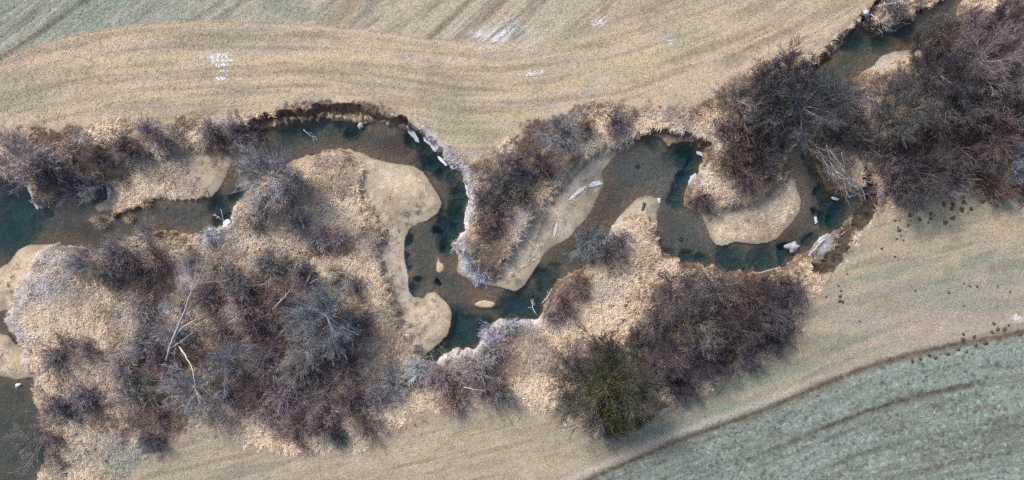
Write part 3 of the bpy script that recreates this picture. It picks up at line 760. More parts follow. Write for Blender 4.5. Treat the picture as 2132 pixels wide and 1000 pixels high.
# ------------------------------------------------------------------ trees and shrubs, each a thing of its own
# kind, crown centre and crown radius as traced, height in metres, tint, label
SETS = {}
SETS['bare trees and shrubs on the upper left bank'] = [
    ('M', 20, 332, 78, 7, 'vi', 'grey violet leafless tree at the left edge above the teal pool'),
    ('S', 84, 350, 56, 3.2, 'dk', 'dark brown shrub hemmed in right of the left edge tree'),
    ('S', 122, 392, 42, 2.2, 'pk', 'brownish pink shrub on the grassy point beside the white ice tip'),
    ('M', 160, 385, 36, 5, 'gr', 'thin pale leafless tree leaning over the small dark inlet'),
    ('S', 140, 305, 32, 1.8, 'st', 'straw tinted low shrub left of the bright frost patch'),
    ('S', 200, 318, 38, 3, 'dk', 'dark purple shrub on the bank straight above the small inlet'),
    ('S', 256, 302, 38, 3, 'dk', 'darkest purple shrub on the upper bank, above the fallen log'),
    ('S', 330, 282, 28, 2.0, 'pu', 'brown purple shrub at the field edge above the straw spit'),
    ('S', 300, 266, 25, 2.0, 'vi', 'pale frosted shrub at the field edge above the straw spit'),
    ('S', 425, 270, 28, 2.2, 'vi', 'greyish violet shrub above the right half of the straw spit'),
    ('S', 450, 288, 24, 2.0, 'br', 'red brown shrub just left of the little sand spur'),
    ('S', 482, 268, 32, 2.4, 'pu', 'purple shrub at the bank top above the little sand spur'),
    ('S', 518, 272, 34, 2.4, 'dk', 'dark shrub overhanging the water at the left end of the bare earth bank'),
]
SETS['bare trees over the left bend'] = [
    ('B', 552, 365, 82, 8, 'gr', 'big grey leafless tree spreading over the creek at the left bend'),
    ('M', 586, 425, 48, 5, 'gk', 'dark grey leafless tree tucked below the big tree at the left bend'),
    ('S', 612, 372, 26, 3, 'pu', 'dusky purple shrub right of the big tree at the left bend'),
    ('S', 525, 445, 40, 3, 'gk', 'grey brown shrub below the big tree at the left bend'),
    ('M', 520, 318, 40, 6, 'gr', 'slim grey tree rooted at the water above the big tree at the left bend'),
]
SETS['shrubs in the left thicket'] = [
    ('S', 230, 520, 42, 3.4, 'vi', 'violet grey shrub reaching over the shallows left of the straw bank'),
    ('S', 265, 560, 44, 3, 'dk', 'dark shrub directly below the violet one over the shallows'),
    ('S', 205, 560, 40, 2.5, 'gk', 'grey brown shrub between frosted grass and the dark shallows shrub'),
    ('S', 160, 545, 34, 2.0, 'gr', 'grey low shrub beside the frosted mound on the left'),
    ('M', 288, 482, 30, 4, 'gr', 'thin upright sapling with bare stems rising from the left water edge'),
    ('S', 318, 540, 36, 2.4, 'br', 'brown shrub inland of the upright sapling'),
    ('S', 435, 490, 26, 1.5, 'fr', 'frost covered bush on the water edge by the dead branch'),
    ('S', 395, 545, 34, 2, 'pk', 'pinkish brown shrub below the frost covered bush'),
    ('S', 487, 585, 50, 3, 'gk', 'grey brown shrub above the red brown hollow'),
    ('S', 440, 555, 36, 2.4, 'st', 'straw coloured shrub at the top of the pale leaning trunk'),
    ('S', 560, 560, 46, 3, 'gk', 'dense dull brown shrub above the blue grey tree, left of the straw tussock'),
    ('S', 618, 470, 30, 2.6, 'vi', 'isolated violet shrub in the straw right of the left bend trees'),
    ('S', 700, 490, 28, 1.8, 'vi', 'low pale violet shrub in the straw beside the sand bar'),
    ('S', 636, 575, 44, 3, 'nv', 'near black shrub left of the bright straw tussock'),
    ('S', 735, 590, 34, 2.2, 'gk', 'dark grey shrub right of the bright straw tussock'),
    ('S', 660, 505, 34, 2, 'pk', 'pinkish low shrub between the violet shrub and the bright tussock'),
    ('B', 668, 660, 84, 8.5, 'bl', 'large blue grey tree with pale radiating limbs in the left thicket'),
    ('M', 462, 757, 56, 6, 'bl', 'small blue grey tree with radiating limbs in a dark hollow'),
    ('S', 445, 690, 44, 2.6, 'br', 'red brown shrub above the small blue grey tree'),
    ('S', 525, 690, 50, 3, 'dk', 'dark brown shrub between the two blue grey trees'),
    ('S', 500, 635, 44, 2.8, 'pk', 'pinkish brown shrub in the middle of the left thicket'),
    ('S', 415, 625, 40, 3, 'gk', 'grey shrub right beside the pale leaning trunk'),
    ('S', 345, 690, 48, 3, 'vi', 'violet shrub left of the pale leaning trunk'),
    ('S', 290, 715, 44, 2.6, 'gr', 'grey frosted shrub further left of the pale leaning trunk'),
    ('S', 285, 650, 40, 2.4, 'vi', 'frosted mauve shrub in the straw below the dark shallows shrub'),
    ('S', 330, 760, 46, 3, 'dk', 'dark shrub at the foot of the pale leaning trunk'),
    ('M', 395, 815, 64, 5.5, 'gr', 'fuzzy grey tree below the broken pale branch'),
    ('S', 245, 760, 42, 2.4, 'pk', 'mauve brown shrub in the middle of the frosted left meadow'),
    ('S', 120, 745, 50, 2.6, 'dk', 'dark violet shrub alone in pale straw, its light twigs spread left'),
    ('S', 178, 735, 34, 2.2, 'pu', 'purple shrub touching the right of the lone dark violet one'),
    ('S', 112, 862, 50, 3, 'nv', 'dark shrub on the straw bank beside the lower left water'),
    ('S', 160, 830, 40, 2.2, 'vi', 'violet shrub upper right of the dark bankside shrub'),
    ('S', 262, 815, 56, 3, 'gk', 'grey brown shrub left of the fuzzy grey tree'),
    ('S', 305, 915, 34, 2.4, 'nv', 'small dark shrub standing apart at the lower field edge'),
    ('S', 330, 870, 36, 2, 'br', 'rusty shrub just above the small dark one at the field edge'),
    ('M', 50, 930, 56, 5, 'gk', 'thin grey tree hanging over the water in the lower left corner'),
    ('S', 555, 752, 50, 3, 'gk', 'olive brown shrub right of the small blue grey tree'),
    ('S', 620, 770, 56, 3.4, 'gk', 'dusky shrub below the large blue grey tree'),
    ('M', 630, 735, 52, 5, 'gr', 'slate grey tree crown hugging the underside of the large blue grey tree'),
    ('S', 708, 745, 54, 3.2, 'dk', 'dark brown shrub at the right rim of the left thicket'),
    ('S', 735, 680, 42, 2.8, 'nv', 'blackish shrub right of the large blue grey tree'),
    ('S', 580, 820, 52, 3.2, 'pu', 'purple brown shrub in the lower middle of the left thicket'),
    ('S', 650, 845, 54, 3.2, 'pu', 'broad purple shrub above the lower rim of the left thicket'),
    ('S', 722, 828, 50, 3, 'dk', 'dark shrub above the maroon corner shrub'),
    ('S', 612, 890, 44, 2.4, 'br', 'maroon shrub at the lower rim of the left thicket'),
    ('S', 672, 900, 40, 2.2, 'dk', 'dark low shrub beside the dark green patch at the lower rim'),
    ('S', 765, 893, 42, 2.4, 'br', 'maroon shrub at the lower right corner of the left thicket'),
    ('S', 522, 830, 46, 2.8, 'br', 'rust brown shrub left of the purple ones in the lower thicket'),
    ('S', 470, 830, 40, 2.6, 'pu', 'purple shrub right of the fuzzy grey tree'),
    ('S', 555, 880, 36, 2.2, 'pk', 'pinkish shrub against pale straw at the lower rim'),
    ('S', 590, 640, 40, 2.8, 'dk', 'dark shrub touching the left limbs of the large blue grey tree'),
]
SETS['shrubs below the lower pool'] = [
    ('S', 815, 795, 42, 2.2, 'gr', 'grey frosted shrub in straw left of the lower pool thicket'),
    ('S', 785, 835, 40, 2.2, 'vi', 'dull violet shrub above the maroon corner shrub'),
    ('S', 870, 770, 34, 1.8, 'fr', 'whitish frosted shrub just below the tip of the lower pool'),
    ('S', 925, 790, 46, 2.8, 'pu', 'purple shrub under the frosted rim of the lower pool'),
    ('S', 985, 765, 46, 2.6, 'pk', 'pinkish grey shrub under the frosted rim of the lower pool'),
    ('S', 1012, 815, 40, 2.6, 'pu', 'purple brown shrub around the fallen pale branches'),
    ('S', 945, 830, 40, 2.4, 'br', 'maroon shrub at the field side of the lower pool thicket'),
    ('S', 1045, 828, 34, 2.2, 'gk', 'grey shrub right end of the lower pool thicket'),
    ('S', 1028, 735, 34, 1.8, 'gr', 'grey shrub beside the frosted bush at the pool rim'),
    ('S', 1025, 693, 28, 1.4, 'fr', 'white frosted bush on the right rim of the lower pool'),
    ('S', 1062, 680, 22, 1.2, 'fr', 'small frosted bush at the water just right of the white one'),
]
SETS['shrubs inside the middle loop'] = [
    ('S', 1035, 382, 45, 3.2, 'gk', 'grey brown shrub filling the top of the middle loop'),
    ('S', 1085, 365, 38, 2.8, 'nv', 'dark shrub below the blue grey tree beside the middle loop'),
    ('S', 1130, 345, 38, 2.4, 'dk', 'dark brown shrub at the foot of the blue grey tree'),
    ('S', 1042, 440, 40, 2.6, 'dk', 'dark brown shrub in the middle of the loop'),
    ('S', 1005, 420, 36, 2.4, 'pu', 'purple shrub beside the frosted right bank of the loop'),
    ('S', 1003, 470, 30, 2.0, 'br', 'reddish brown shrub at the narrow end of the loop'),
    ('S', 1098, 408, 28, 2.2, 'gk', 'grey shrub between the loop and the long sand bar'),
    ('S', 1060, 330, 34, 2.0, 'pk', 'pale brown shrub at the field edge above the loop'),
    ('S', 953, 510, 20, 1.1, 'fr', 'frosted bush in the water at the loop neck'),
    ('S', 978, 540, 24, 1.2, 'fr', 'frosted grey bush on the spur, middle of three'),
    ('S', 998, 572, 24, 1.2, 'fr', 'frosted grey bush at the tip of the spur'),
    ('M', 1172, 280, 58, 5.5, 'bl', 'blue grey leafless tree with radiating stems beside the field'),
    ('S', 1278, 252, 42, 2.8, 'pu', 'round violet shrub with upright twigs above the long sand bar'),
    ('S', 1222, 262, 30, 2.0, 'br', 'brown shrub between the blue grey tree and the round violet one'),
    ('M', 1233, 505, 46, 4.5, 'bl', 'pale blue frosted tree leaning across the diagonal reach'),
    ('S', 1275, 535, 42, 2.6, 'dk', 'dark shrub at the foot of the frosted leaning tree'),
    ('S', 1295, 500, 30, 1.6, 'gr', 'grey frosted shrub on the grass point right of the diagonal reach'),
    ('S', 1205, 592, 34, 2.2, 'br', 'pinkish red shrub on the lower bank of the diagonal reach'),
    ('S', 1180, 635, 34, 2.2, 'br', 'red brown shrub behind the leaning stems at the pool'),
    ('S', 1150, 665, 26, 1.6, 'gr', 'grey low shrub below the leaning stems'),
    ('S', 1465, 412, 30, 1.8, 'dk', 'dark brown bush on the edge of the deep blue pool'),
]
SETS['trees and shrubs of the lower right thicket'] = [
    ('M', 1415, 612, 62, 5, 'gk', 'dark grey tree at the upper left of the lower right thicket'),
    ('S', 1490, 600, 52, 3.2, 'gr', 'grey shrub along the water on top of the lower right thicket'),
    ('S', 1560, 605, 50, 3.2, 'br', 'reddish shrub by the two poles on the water edge'),
    ('M', 1615, 640, 62, 5, 'nv', 'blackish tree at the right end of the lower right thicket'),
    ('S', 1645, 590, 40, 3, 'pu', 'maroon purple shrub beside the bare earth cut'),
    ('S', 1375, 670, 48, 3, 'gk', 'dull grey shrub at the straw edge of the lower right thicket'),
    ('M', 1462, 678, 66, 5.5, 'gk', 'dark olive grey tree in the centre of the lower right thicket'),
    ('M', 1545, 690, 64, 5.5, 'dk', 'dark brown tree between the centre tree and the blackish tree'),
    ('M', 1405, 742, 58, 5, 'nv', 'very dark tree right of the ivy clad tree'),
    ('M', 1475, 752, 56, 5, 'nv', 'very dark tree at the field side of the lower right thicket'),
    ('S', 1560, 742, 46, 3, 'vi', 'dusky violet shrub at the field corner of the lower right thicket'),
    ('S', 1335, 715, 40, 2.6, 'gk', 'grey brown shrub beside the small orange leaf patch'),
    ('S', 1620, 700, 44, 2.8, 'nv', 'black purple shrub at the meadow side below the blackish tree'),
    ('S', 1200, 770, 50, 3.4, 'gr', 'smoky grey shrub at the upper left of the ivy clad tree'),
    ('S', 1180, 830, 36, 2.2, 'gr', 'smoky grey shrub at the left foot of the ivy clad tree'),
    ('S', 1348, 790, 46, 3, 'vi', 'violet shrub right of the ivy clad tree'),
    ('S', 1262, 735, 44, 3, 'gk', 'dark grey shrub behind the top of the ivy clad tree'),
    ('S', 1272, 900, 34, 2, 'gr', 'thin grey shrub on the grass below the ivy clad tree'),
    ('S', 1420, 800, 44, 2.8, 'nv', 'dark shrub at the field edge right of the violet one'),
]
SETS['trees and shrubs of the upper right thicket'] = [
    ('M', 1545, 205, 52, 5, 'pk', 'pinkish grey tree at the field corner of the upper right thicket'),
    ('M', 1600, 175, 58, 6, 'nv', 'dark violet tree at the field edge of the upper right thicket'),
    ('M', 1655, 150, 60, 6, 'nv', 'dark blue violet tree left of the overhung channel'),
    ('S', 1565, 262, 50, 3.4, 'br', 'brown shrub above the bank between big tree and field'),
    ('S', 1590, 318, 46, 3.4, 'dk', 'dark shrub on the upper side of the round straw bar'),
    ('S', 1535, 325, 44, 3, 'br', 'rusty shrub right of the deep blue pool'),
    ('S', 1515, 268, 36, 2.6, 'pk', 'pale brown shrub behind the deep blue pool'),
    ('S', 1600, 352, 26, 2.2, 'gk', 'low grey shrub at the right shoulder of the round straw bar'),
    ('S', 1552, 372, 34, 2.4, 'pu', 'purple shrub sprawling onto the round straw bar'),
    ('M', 1620, 240, 44, 6, 'gk', 'dark grey tree left of the biggest tree'),
    ('B', 1702, 208, 108, 11, 'bg', 'biggest tree, blue grey with pale limbs arching over the channel'),
    ('M', 1780, 190, 54, 6.5, 'gr', 'twiggy grey tree between the biggest tree and the sand spit'),
    ('S', 1755, 270, 44, 3.5, 'gk', 'grey brown brush at the lower right of the biggest tree'),
    ('B', 1885, 235, 76, 8, 'gk', 'rounded dull grey tree crown right of the biggest tree'),
    ('S', 1888, 165, 34, 3, 'pu', 'purple shrub growing on the upper sand spit'),
    ('S', 1815, 285, 42, 4, 'pu', 'purple brown shrub above the top of the bare earth cut'),
    ('M', 1885, 320, 60, 5, 'pu', 'purple tree below the rounded dull crown'),
    ('B', 1978, 150, 72, 8, 'nv', 'dark blue black tree at the far side of the upper channel'),
    ('M', 1948, 84, 40, 6, 'nv', 'dark twiggy tree leaning over the upper channel beside the sand spit'),
    ('M', 1995, 58, 44, 7, 'gk', 'grey tree over the channel at the top edge'),
    ('M', 1935, 285, 60, 5.5, 'dk', 'dark brown tree right of the rounded dull crown'),
    ('M', 2000, 215, 62, 6, 'pu', 'purple tree below the dark blue black one'),
    ('B', 2065, 115, 80, 8, 'pk', 'pinkish grey tree with long slanting twigs near the right edge'),
    ('M', 2112, 40, 58, 7, 'nv', 'dark tree in the upper right corner'),
    ('M', 2065, 205, 66, 6, 'gk', 'dull brown tree below the pinkish slanting one'),
    ('M', 2125, 165, 58, 6, 'pk', 'pale mauve tree cut by the right edge'),
    ('M', 2015, 305, 68, 5.5, 'dk', 'dark maroon tree in the middle of the right thicket'),
    ('M', 2085, 285, 62, 5.5, 'br', 'red brown tree right of the dark maroon one'),
    ('M', 2128, 325, 50, 5, 'bl', 'slate blue tree at the right edge'),
    ('B', 1925, 355, 74, 6, 'dk', 'dark streaky tree over the meadow edge'),
    ('S', 1872, 378, 36, 3, 'pk', 'pinkish brown shrub beside the bare earth cut'),
    ('S', 2000, 372, 54, 3.5, 'vi', 'blue violet shrub at the meadow edge'),
    ('S', 2080, 385, 44, 3, 'br', 'rust red shrub at the meadow edge near the right side'),
    ('M', 2150, 235, 56, 6, 'gk', 'grey tree half out of frame at the right edge'),
    ('S', 1910, 410, 40, 2.2, 'gr', 'thin grey scrub where the thicket meets the molehill meadow'),
    ('S', 2040, 40, 40, 3, 'pk', 'pale brown shrub on the sandy ground at the top edge'),
    ('S', 1868, 22, 34, 1.6, 'gr', 'grey brush sprouting from the root mass at the top edge'),
    ('S', 1830, 18, 28, 1.4, 'vi', 'mauve brush between the field and the root mass at the top edge'),
]


def ground_z(x, y):
    return float(samp(Z, x, y))


_used = {k: 0 for k in VAR}


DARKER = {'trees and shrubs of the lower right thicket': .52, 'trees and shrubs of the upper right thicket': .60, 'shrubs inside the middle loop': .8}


def plant(kind, px, py, r, h, tint, label, group, var=None):
    ax, ay = P(px, py)
    k = (CAM_H - 0.55 * h) / CAM_H                     # a raised crown looks larger and farther out from above
    x, y, R = ax * k, ay * k, r * PXM * k
    i = _used[kind] if var is None else var
    _used[kind] += 1
    R0, H0, tm, cm = VAR[kind][i % len(VAR[kind])]
    root = bpy.data.objects.new('bare_shrub' if kind == 'S' else 'bare_tree', None)
    COL.objects.link(root)
    zg = ground_z(x, y)
    root.location = (x, y, max(zg, ZW - 0.4))
    root.rotation_euler = (0, 0, random.uniform(0, 6.28))
    sc_ = R / R0 * (.94 if kind == 'S' else 1.0)
    root.scale = (sc_, sc_, h / H0)
    tag(root, label, 'shrub' if kind == 'S' else 'tree', group)
    j = lambda c, f: tuple(v * f * random.uniform(.95, 1.05) for v in c)
    c = TINT[tint]
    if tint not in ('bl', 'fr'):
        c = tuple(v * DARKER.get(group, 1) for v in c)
    link('stem' if kind == 'S' else 'trunk', tm, M_BARK, root, j(c, 1.35))
    link('crown', cm, M_TWIG, root, j(c, 1.0))
    return root


for g, rows in SETS.items():
    for row in rows:
        plant(*row, g)

# the ivy clad tree: mossy olive limbs and dark green clumps on the lower right side
rv = np.random.default_rng(55)
iv = plant('B', 1275, 812, 118, 9, 'ol', 'tall leafless tree with mossy olive limbs and green ivy on its lower side', 'trees and shrubs of the lower right thicket', 1)
for ch in iv.children:
    if ch.name.startswith('trunk'):
        ch.color = (.17, .175, .06, 1)
    else:
        ch.color = (.085, .086, .07, 1)
iv.rotation_euler = (0, 0, 0)
cl = []
wm = Matrix.Translation(iv.location) @ Matrix.Diagonal((*iv.scale, 1))
for (px, py, rr, hh) in [(1285, 850, 20, 4.2), (1300, 880, 22, 3.4), (1262, 862, 18, 3.6), (1325, 872, 15, 3.2), (1352, 868, 13, 2.6), (1280, 820, 15, 5.0), (1270, 895, 14, 2.6), (1310, 845, 12, 4.2), (1240, 800, 15, 5.0), (1225, 820, 11, 4.4), (1262, 782, 14, 5.4), (1298, 898, 14, 2.4), (1248, 770, 10, 5.2), (1333, 885, 9, 2.6)]:
    ax, ay = P(px, py); k = (CAM_H - hh) / CAM_H
    n = int(rr * rr * 1.9)
    q = rv.normal(0, .55, (n, 3)) * np.array([rr * PXM, rr * PXM, rr * PXM * .7])
    cl.append(q + np.array([ax * k, ay * k, hh - .2]))
cl = np.concatenate(cl)
n = len(cl); a = unit(rv.normal(0, 1, (n, 3)) + np.array([0, 0, .2])); t = unit(np.cross(a, rv.normal(0, 1, (n, 3)))); s = rv.uniform(.05, .10, (n, 1))
b = np.cross(a, t)
v = np.stack([cl - t * s, cl + b * s * .8, cl + t * s, cl - b * s * .8], 1).reshape(-1, 3)
v = (v - np.array(iv.location)) / np.array(iv.scale)
link('ivy', mesh_np('ivy', v, np.arange(n * 4).reshape(-1, 4)), M_LEAF, iv, (.05, .058, .014))
# ------------------------------------------------------------------ matted dry grass and brambles (nobody could count them)
rg_ = np.random.default_rng(21)


def scatter(n, dens):
    n = int(n * (X1 - X0) * (Y1 - Y0) / 6728)
    x = rg_.uniform(X0, X1, n); y = rg_.uniform(Y0, Y1, n)
    keep = rg_.random(n) < samp(dens, x, y)
    return x[keep], y[keep]


def blades(x, y, nb, lmin, lmax, wid, rise, colf, flow=0.5):
    """arching blades round each tussock"""
    n = len(x)
    fl = fbm(x * .10, y * .10, 150, 2) * 12.0
    m = n * nb
    X = np.repeat(x, nb) + rg_.normal(0, .10, m); Y = np.repeat(y, nb) + rg_.normal(0, .10, m)
    az = np.where(rg_.random(m) < flow, np.repeat(fl + rg_.normal(0, .7, n), nb) + rg_.normal(0, .28, m), rg_.uniform(0, 6.283, m))
    edge = np.clip(np.minimum(samp(d_w, x, y) * .9, .35 + np.abs(samp(d_r, x, y))), .3, 1)
    ln = rg_.uniform(lmin, lmax, m) * np.repeat(rg_.uniform(.7, 1.25, n) * edge, nb)
    hh = rise * ln * rg_.uniform(.4, 1.2, m)
    dx, dy = np.cos(az), np.sin(az)
    Zg = np.maximum(samp(Z, X, Y), ZW - .05)
    w = wid * rg_.uniform(.6, 1.3, m)
    pts = []
    for t, hz, ww in ((0, 0, 1.0), (.5, 1.0, .9), (1.0, .35, .25)):
        cx = X + dx * ln * t; cy = Y + dy * ln * t; cz = Zg + hh * hz - .03 * (t == 0)
        tilt = rg_.normal(0, .5, m) * w * ww
        pts.append(np.stack([cx - dy * w * ww, cy + dx * w * ww, cz + tilt], -1)); pts.append(np.stack([cx + dy * w * ww, cy - dx * w * ww, cz - tilt], -1))
    v = np.stack(pts, 1).reshape(-1, 3)
    b = (np.arange(m) * 6)[:, None]
    f = np.concatenate([b + np.array([0, 1, 3, 2]), b + np.array([2, 3, 5, 4])])
    c = colf(X, Y, m, np.repeat(rg_.random(n), nb))
    return v, f, np.repeat(c, 6, axis=0)


PAL = np.array([lin(234, 215, 188), lin(217, 196, 167), lin(194, 173, 148), lin(162, 144, 126), lin(116, 102, 92), lin(184, 174, 166)])


def grass_col(X, Y, m, tus):
    base = fbm(X * .25, Y * .25, 160, 3)
    sel = np.clip((base - .5) * 4 + .36 + (tus - .5) * .75 + rg_.normal(0, .13, m), 0, .999)
    k = sel * 4.999; i = k.astype(int); u = (k - i)[:, None]
    c = PAL[np.minimum(i, 4)] * (1 - u) + PAL[np.minimum(i + 1, 4)] * u
    pl_ = np.clip(samp(m_pale, X, Y), 0, 1)[:, None] * .65
    c = c * (1 - pl_) + pl_ * PAL[0] * rg_.uniform(.72, 1.08, (m, 1))
    g = (fbm(X * .4, Y * .4, 164, 2) > .62)[:, None]
    c = np.where(g, c * .5 + .5 * PAL[5], c)
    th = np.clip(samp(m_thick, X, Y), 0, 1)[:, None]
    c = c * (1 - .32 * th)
    grn = np.clip(np.exp(-(((X - P(255, 0)[0]) / 2.4) ** 2 + ((Y - P(0, 962)[1]) / 1.8) ** 2)) * 1.3 * (.3 + tus), 0, .85)[:, None]
    c = c * (1 - grn) + grn * lin(146, 156, 142)
    fr = np.clip(samp(m_frost, X, Y) * (.5 + rg_.random(m)), 0, 1)[:, None]
    return c * (1 - fr) + fr * lin(198, 199, 206)


on_land = sstep(0.15, 0.6, d_w)
hole = np.ones((NY, NX), np.float32)
for x, y, r in [(1500, 470, 1), ]:
    pass
clear = 1 - np.clip(blob(1850, 36, 48, 1.3, 34) + blob(1748, 355, 36, 1.3, 46), 0, 1)
strawbar = sstep(-0.2, 0.5, sand_sd[3]) * sstep(0.35, 0.8, d_w)
dens = np.clip(m_rough * on_land * (1 - .97 * m_sand) * (1 - np.clip(1.6 * m_soil, 0, 1)) * (1 - .6 * m_bench) * (1 - .5 * m_thick * (1 - m_pale)) * (.15 + .85 * clear), 0, 1).astype(np.float32)
x, y = scatter(70000, dens)
v, f, c = blades(x, y, 20, .26, .72, .018, .32, grass_col, .7)
o = link('dry_grass', mesh_np('dry_grass', v, f, c), M_BLADE)
o['kind'] = 'stuff'
# flattened straw left on the round bar and thin tufts along the field edge
x, y = scatter(70000, np.maximum(strawbar * .8, np.maximum(m_sand, m_spit * .8) * sstep(.3, .9, d_w) * .07 * (1 + 4 * (rn > .58))).astype(np.float32))
v, f, c = blades(x, y, 14, .18, .5, .015, .10, lambda X, Y, m, t: grass_col(X, Y, m, t) * 1.02, .3)
o = link('straw_litter', mesh_np('straw_litter', v, f, c), M_BLADE)
o['kind'] = 'stuff'
# short meadow and winter crop leaves
mead = np.clip((1 - m_rough) * (1 - rut * .9), 0, 1).astype(np.float32)
x, y = scatter(330000, mead * .5)


def field_col(X, Y, m, tus):
    i = np.clip(((X - X0) / DX).round().astype(int), 0, NX - 1); j = np.clip(((Y - Y0) / DX).round().astype(int), 0, NY - 1)
    c = A[j, i]
    return np.clip(c * rg_.uniform(.88, 1.28, (m, 1)), 0, .9)


v, f, c = blades(x, y, 2, .10, .24, .028, .18, field_col, .5)
o = link('field_grass', mesh_np('field_grass', v, f, c), M_BLADE)
o['kind'] = 'stuff'
# bramble and twig undergrowth that fills the thickets
dens = np.clip(m_thick * (1 - .8 * m_pale) * on_land * (.1 + .9 * clear), 0, 1).astype(np.float32)
x, y = scatter(30000, dens)
n = len(x)
zz = np.maximum(samp(Z, x, y), ZW)
az = fbm(x * .12, y * .12, 170, 2) * 14 + rg_.normal(0, .8, n); el = rg_.uniform(.1, 1.1, n)
D = np.stack([np.cos(az) * np.cos(el), np.sin(az) * np.cos(el), np.sin(el)], -1)
p = grow(rg_, np.stack([x, y, zz - .05], -1), D, rg_.uniform(1.0, 2.8, n), 4, -.08, .12)
r1 = taper(rg_.uniform(.010, .022, n), 4, .5)
a, b, c3, d = kids(rg_, p, r1, 3, .3, 1, .5, .55, rg_.uniform(1.0, 2.4, n))
p2 = grow(rg_, a, b, c3, 3, 0, .25); r2 = taper(np.full(len(a), .012), 3, .6)
v, f = join([tubes(p, r1, 3), tubes(p2, r2, 3)])
BP = np.array([lin(146, 130, 128), lin(116, 98, 98), lin(132, 104, 92), lin(166, 154, 152), lin(100, 86, 96)])
sel = np.clip((fbm(x * .18, y * .18, 175, 3) - .5) * 3.2 + .5 + rg_.normal(0, .2, n), 0, .999) * 5
cc = BP[sel.astype(int)] * np.exp(rg_.uniform(-.7, .5, (n, 1)))
cv = np.concatenate([np.repeat(cc, 12, 0), np.repeat(np.repeat(cc, 3, 0), 9, 0)])
o = link('undergrowth', mesh_np('undergrowth', v, f, cv), M_BLADE)
o['kind'] = 'stuff'
# ------------------------------------------------------------------ fallen wood
def zat(px, py):
    x, y = P(px, py)
    return max(ground_z(x, y), ZW)


def wood(name, cat, pts, r0, r1, tint, label, group=None, stubs=0, lift=0.0, seed=0, forks=()):
    """a trunk or branch along traced points (px, py, height over ground or water)"""
    r = np.random.default_rng(seed + int(pts[0][0] * 7 + pts[0][1]))
    q = []
    for p in pts:
        h = p[2] if len(p) > 2 else 0.0
        z = zat(p[0], p[1]) + h + lift
        k = (CAM_H - z) / CAM_H
        x, y = P(p[0], p[1]); q.append((x * k, y * k, z + r0 * .6))
    q = np.array(q)
    t = np.linspace(0, 1, len(q)); n = max(6, 2 * len(q)); tt = np.linspace(0, 1, n)
    c = np.stack([np.interp(tt, t, q[:, i]) for i in range(3)], -1)
    L = np.linalg.norm(q[-1] - q[0])
    c[1:-1] += r.normal(0, .012 * L ** .5, (n - 2, 3))
    rad = (r0 + (r1 - r0) * tt) * (1 + r.normal(0, .06, n))
    rad = np.concatenate([[.004], rad, [.003]]); c2 = np.concatenate([c[:1], c, c[-1:]])
    org = c[0].copy()
    main = tubes(c2[None] - org, rad[None], 7)
    o = link(name, mesh_np(name, *main), M_WOOD, None, tint); o.location = org
    tag(o, label, cat, group)
    if stubs:
        P0, D, Ln, R0 = kids(r, (c - org)[None], rad[None, 1:-1], stubs, .25, 1.0, .7, .42, np.array([L]))
        D[:, 2] = np.abs(D[:, 2]) * .5
        b1 = grow(r, P0, unit(D), Ln, 4, .0, .15); rb = taper(np.maximum(R0 * .55, .012), 4, .4)
        for q_ in range(stubs):                          # every side branch is a part of its own
            a, b, c3, d = kids(r, b1[q_:q_ + 1], rb[q_:q_ + 1], 4, .3, 1, .6, .55, Ln[q_:q_ + 1])
            b2 = grow(r, a, b, c3, 3, .0, .15); rb2 = taper(np.full(len(a), .012), 3, .6)
            link('branch', mesh_np('branch', *join([tubes(b1[q_:q_ + 1], rb[q_:q_ + 1], 4), tubes(b2, rb2, 3)])), M_WOOD, o, tint)
    return o


PALE, GREYW, DARKW, FROSTW, TANW = (.46, .44, .42), (.30, .28, .28), (.10, .08, .07), (.66, .67, .72), (.42, .34, .27)
wood('log', 'log', [(290, 342), (304, 362), (318, 384)], .13, .09, GREYW, 'grey log lying on the straw covered spit', None)
wood('log', 'log', [(1341, 422), (1337, 438)], .16, .11, DARKW, 'short dark log on the pale sand point', None)
wood('log', 'log', [(1580, 569), (1602, 563), (1624, 556)], .08, .05, PALE, 'upper of two pale poles along the lower bank of the big loop', 'poles on the lower bank')
wood('log', 'log', [(1590, 576), (1617, 567), (1643, 560)], .08, .05, PALE, 'lower of two pale poles along the lower bank of the big loop', 'poles on the lower bank')
wood('log', 'log', [(1683, 533, .2), (1700, 515, .3), (1717, 497, .3)], .08, .05, PALE, 'pale pole slanting from the frosted bank over dark water')
wood('log', 'log', [(1750, 490, .1), (1773, 472, .1)], .06, .04, TANW, 'slim tan pole along the water edge below the earth cut')
wood('dead_tree', 'dead tree', [(338, 790, .6), (347, 750, 1.2), (356, 716, 1.9), (371, 680, 2.8), (392, 629, 3.8), (400, 600, 4.4), (407, 578, 4.8)], .13, .03, PALE, 'long pale dead trunk leaning up through the left thicket', None, 5)
wood('dead_tree', 'dead tree', [(364, 700, 2.4), (384, 678, 3.0), (404, 668, 3.5), (413, 656, 3.8)], .06, .025, PALE, 'forked pale limb crossing the long dead trunk', None, 2)
wood('dead_branch', 'branch', [(374, 722, 1.6), (385, 738, 2.2), (392, 749, 2.8), (401, 767, 3.4), (404, 785, 3.6), (407, 805, 3.8)], .07, .02, (.58, .55, .5), 'bright broken branch with a forked tip above the fuzzy grey tree', None, 2)
wood('dead_branch', 'branch', [(569, 644, 1.5), (585, 628, 2.2), (603, 606, 2.8)], .10, .05, TANW, 'tan snag pointing up right in the left thicket', None, 3)
wood('dead_branch', 'branch', [(634, 598, 1.6), (640, 585, 2.2), (646, 574, 2.6)], .05, .03, PALE, 'short pale snag left of the bright straw tussock', None)
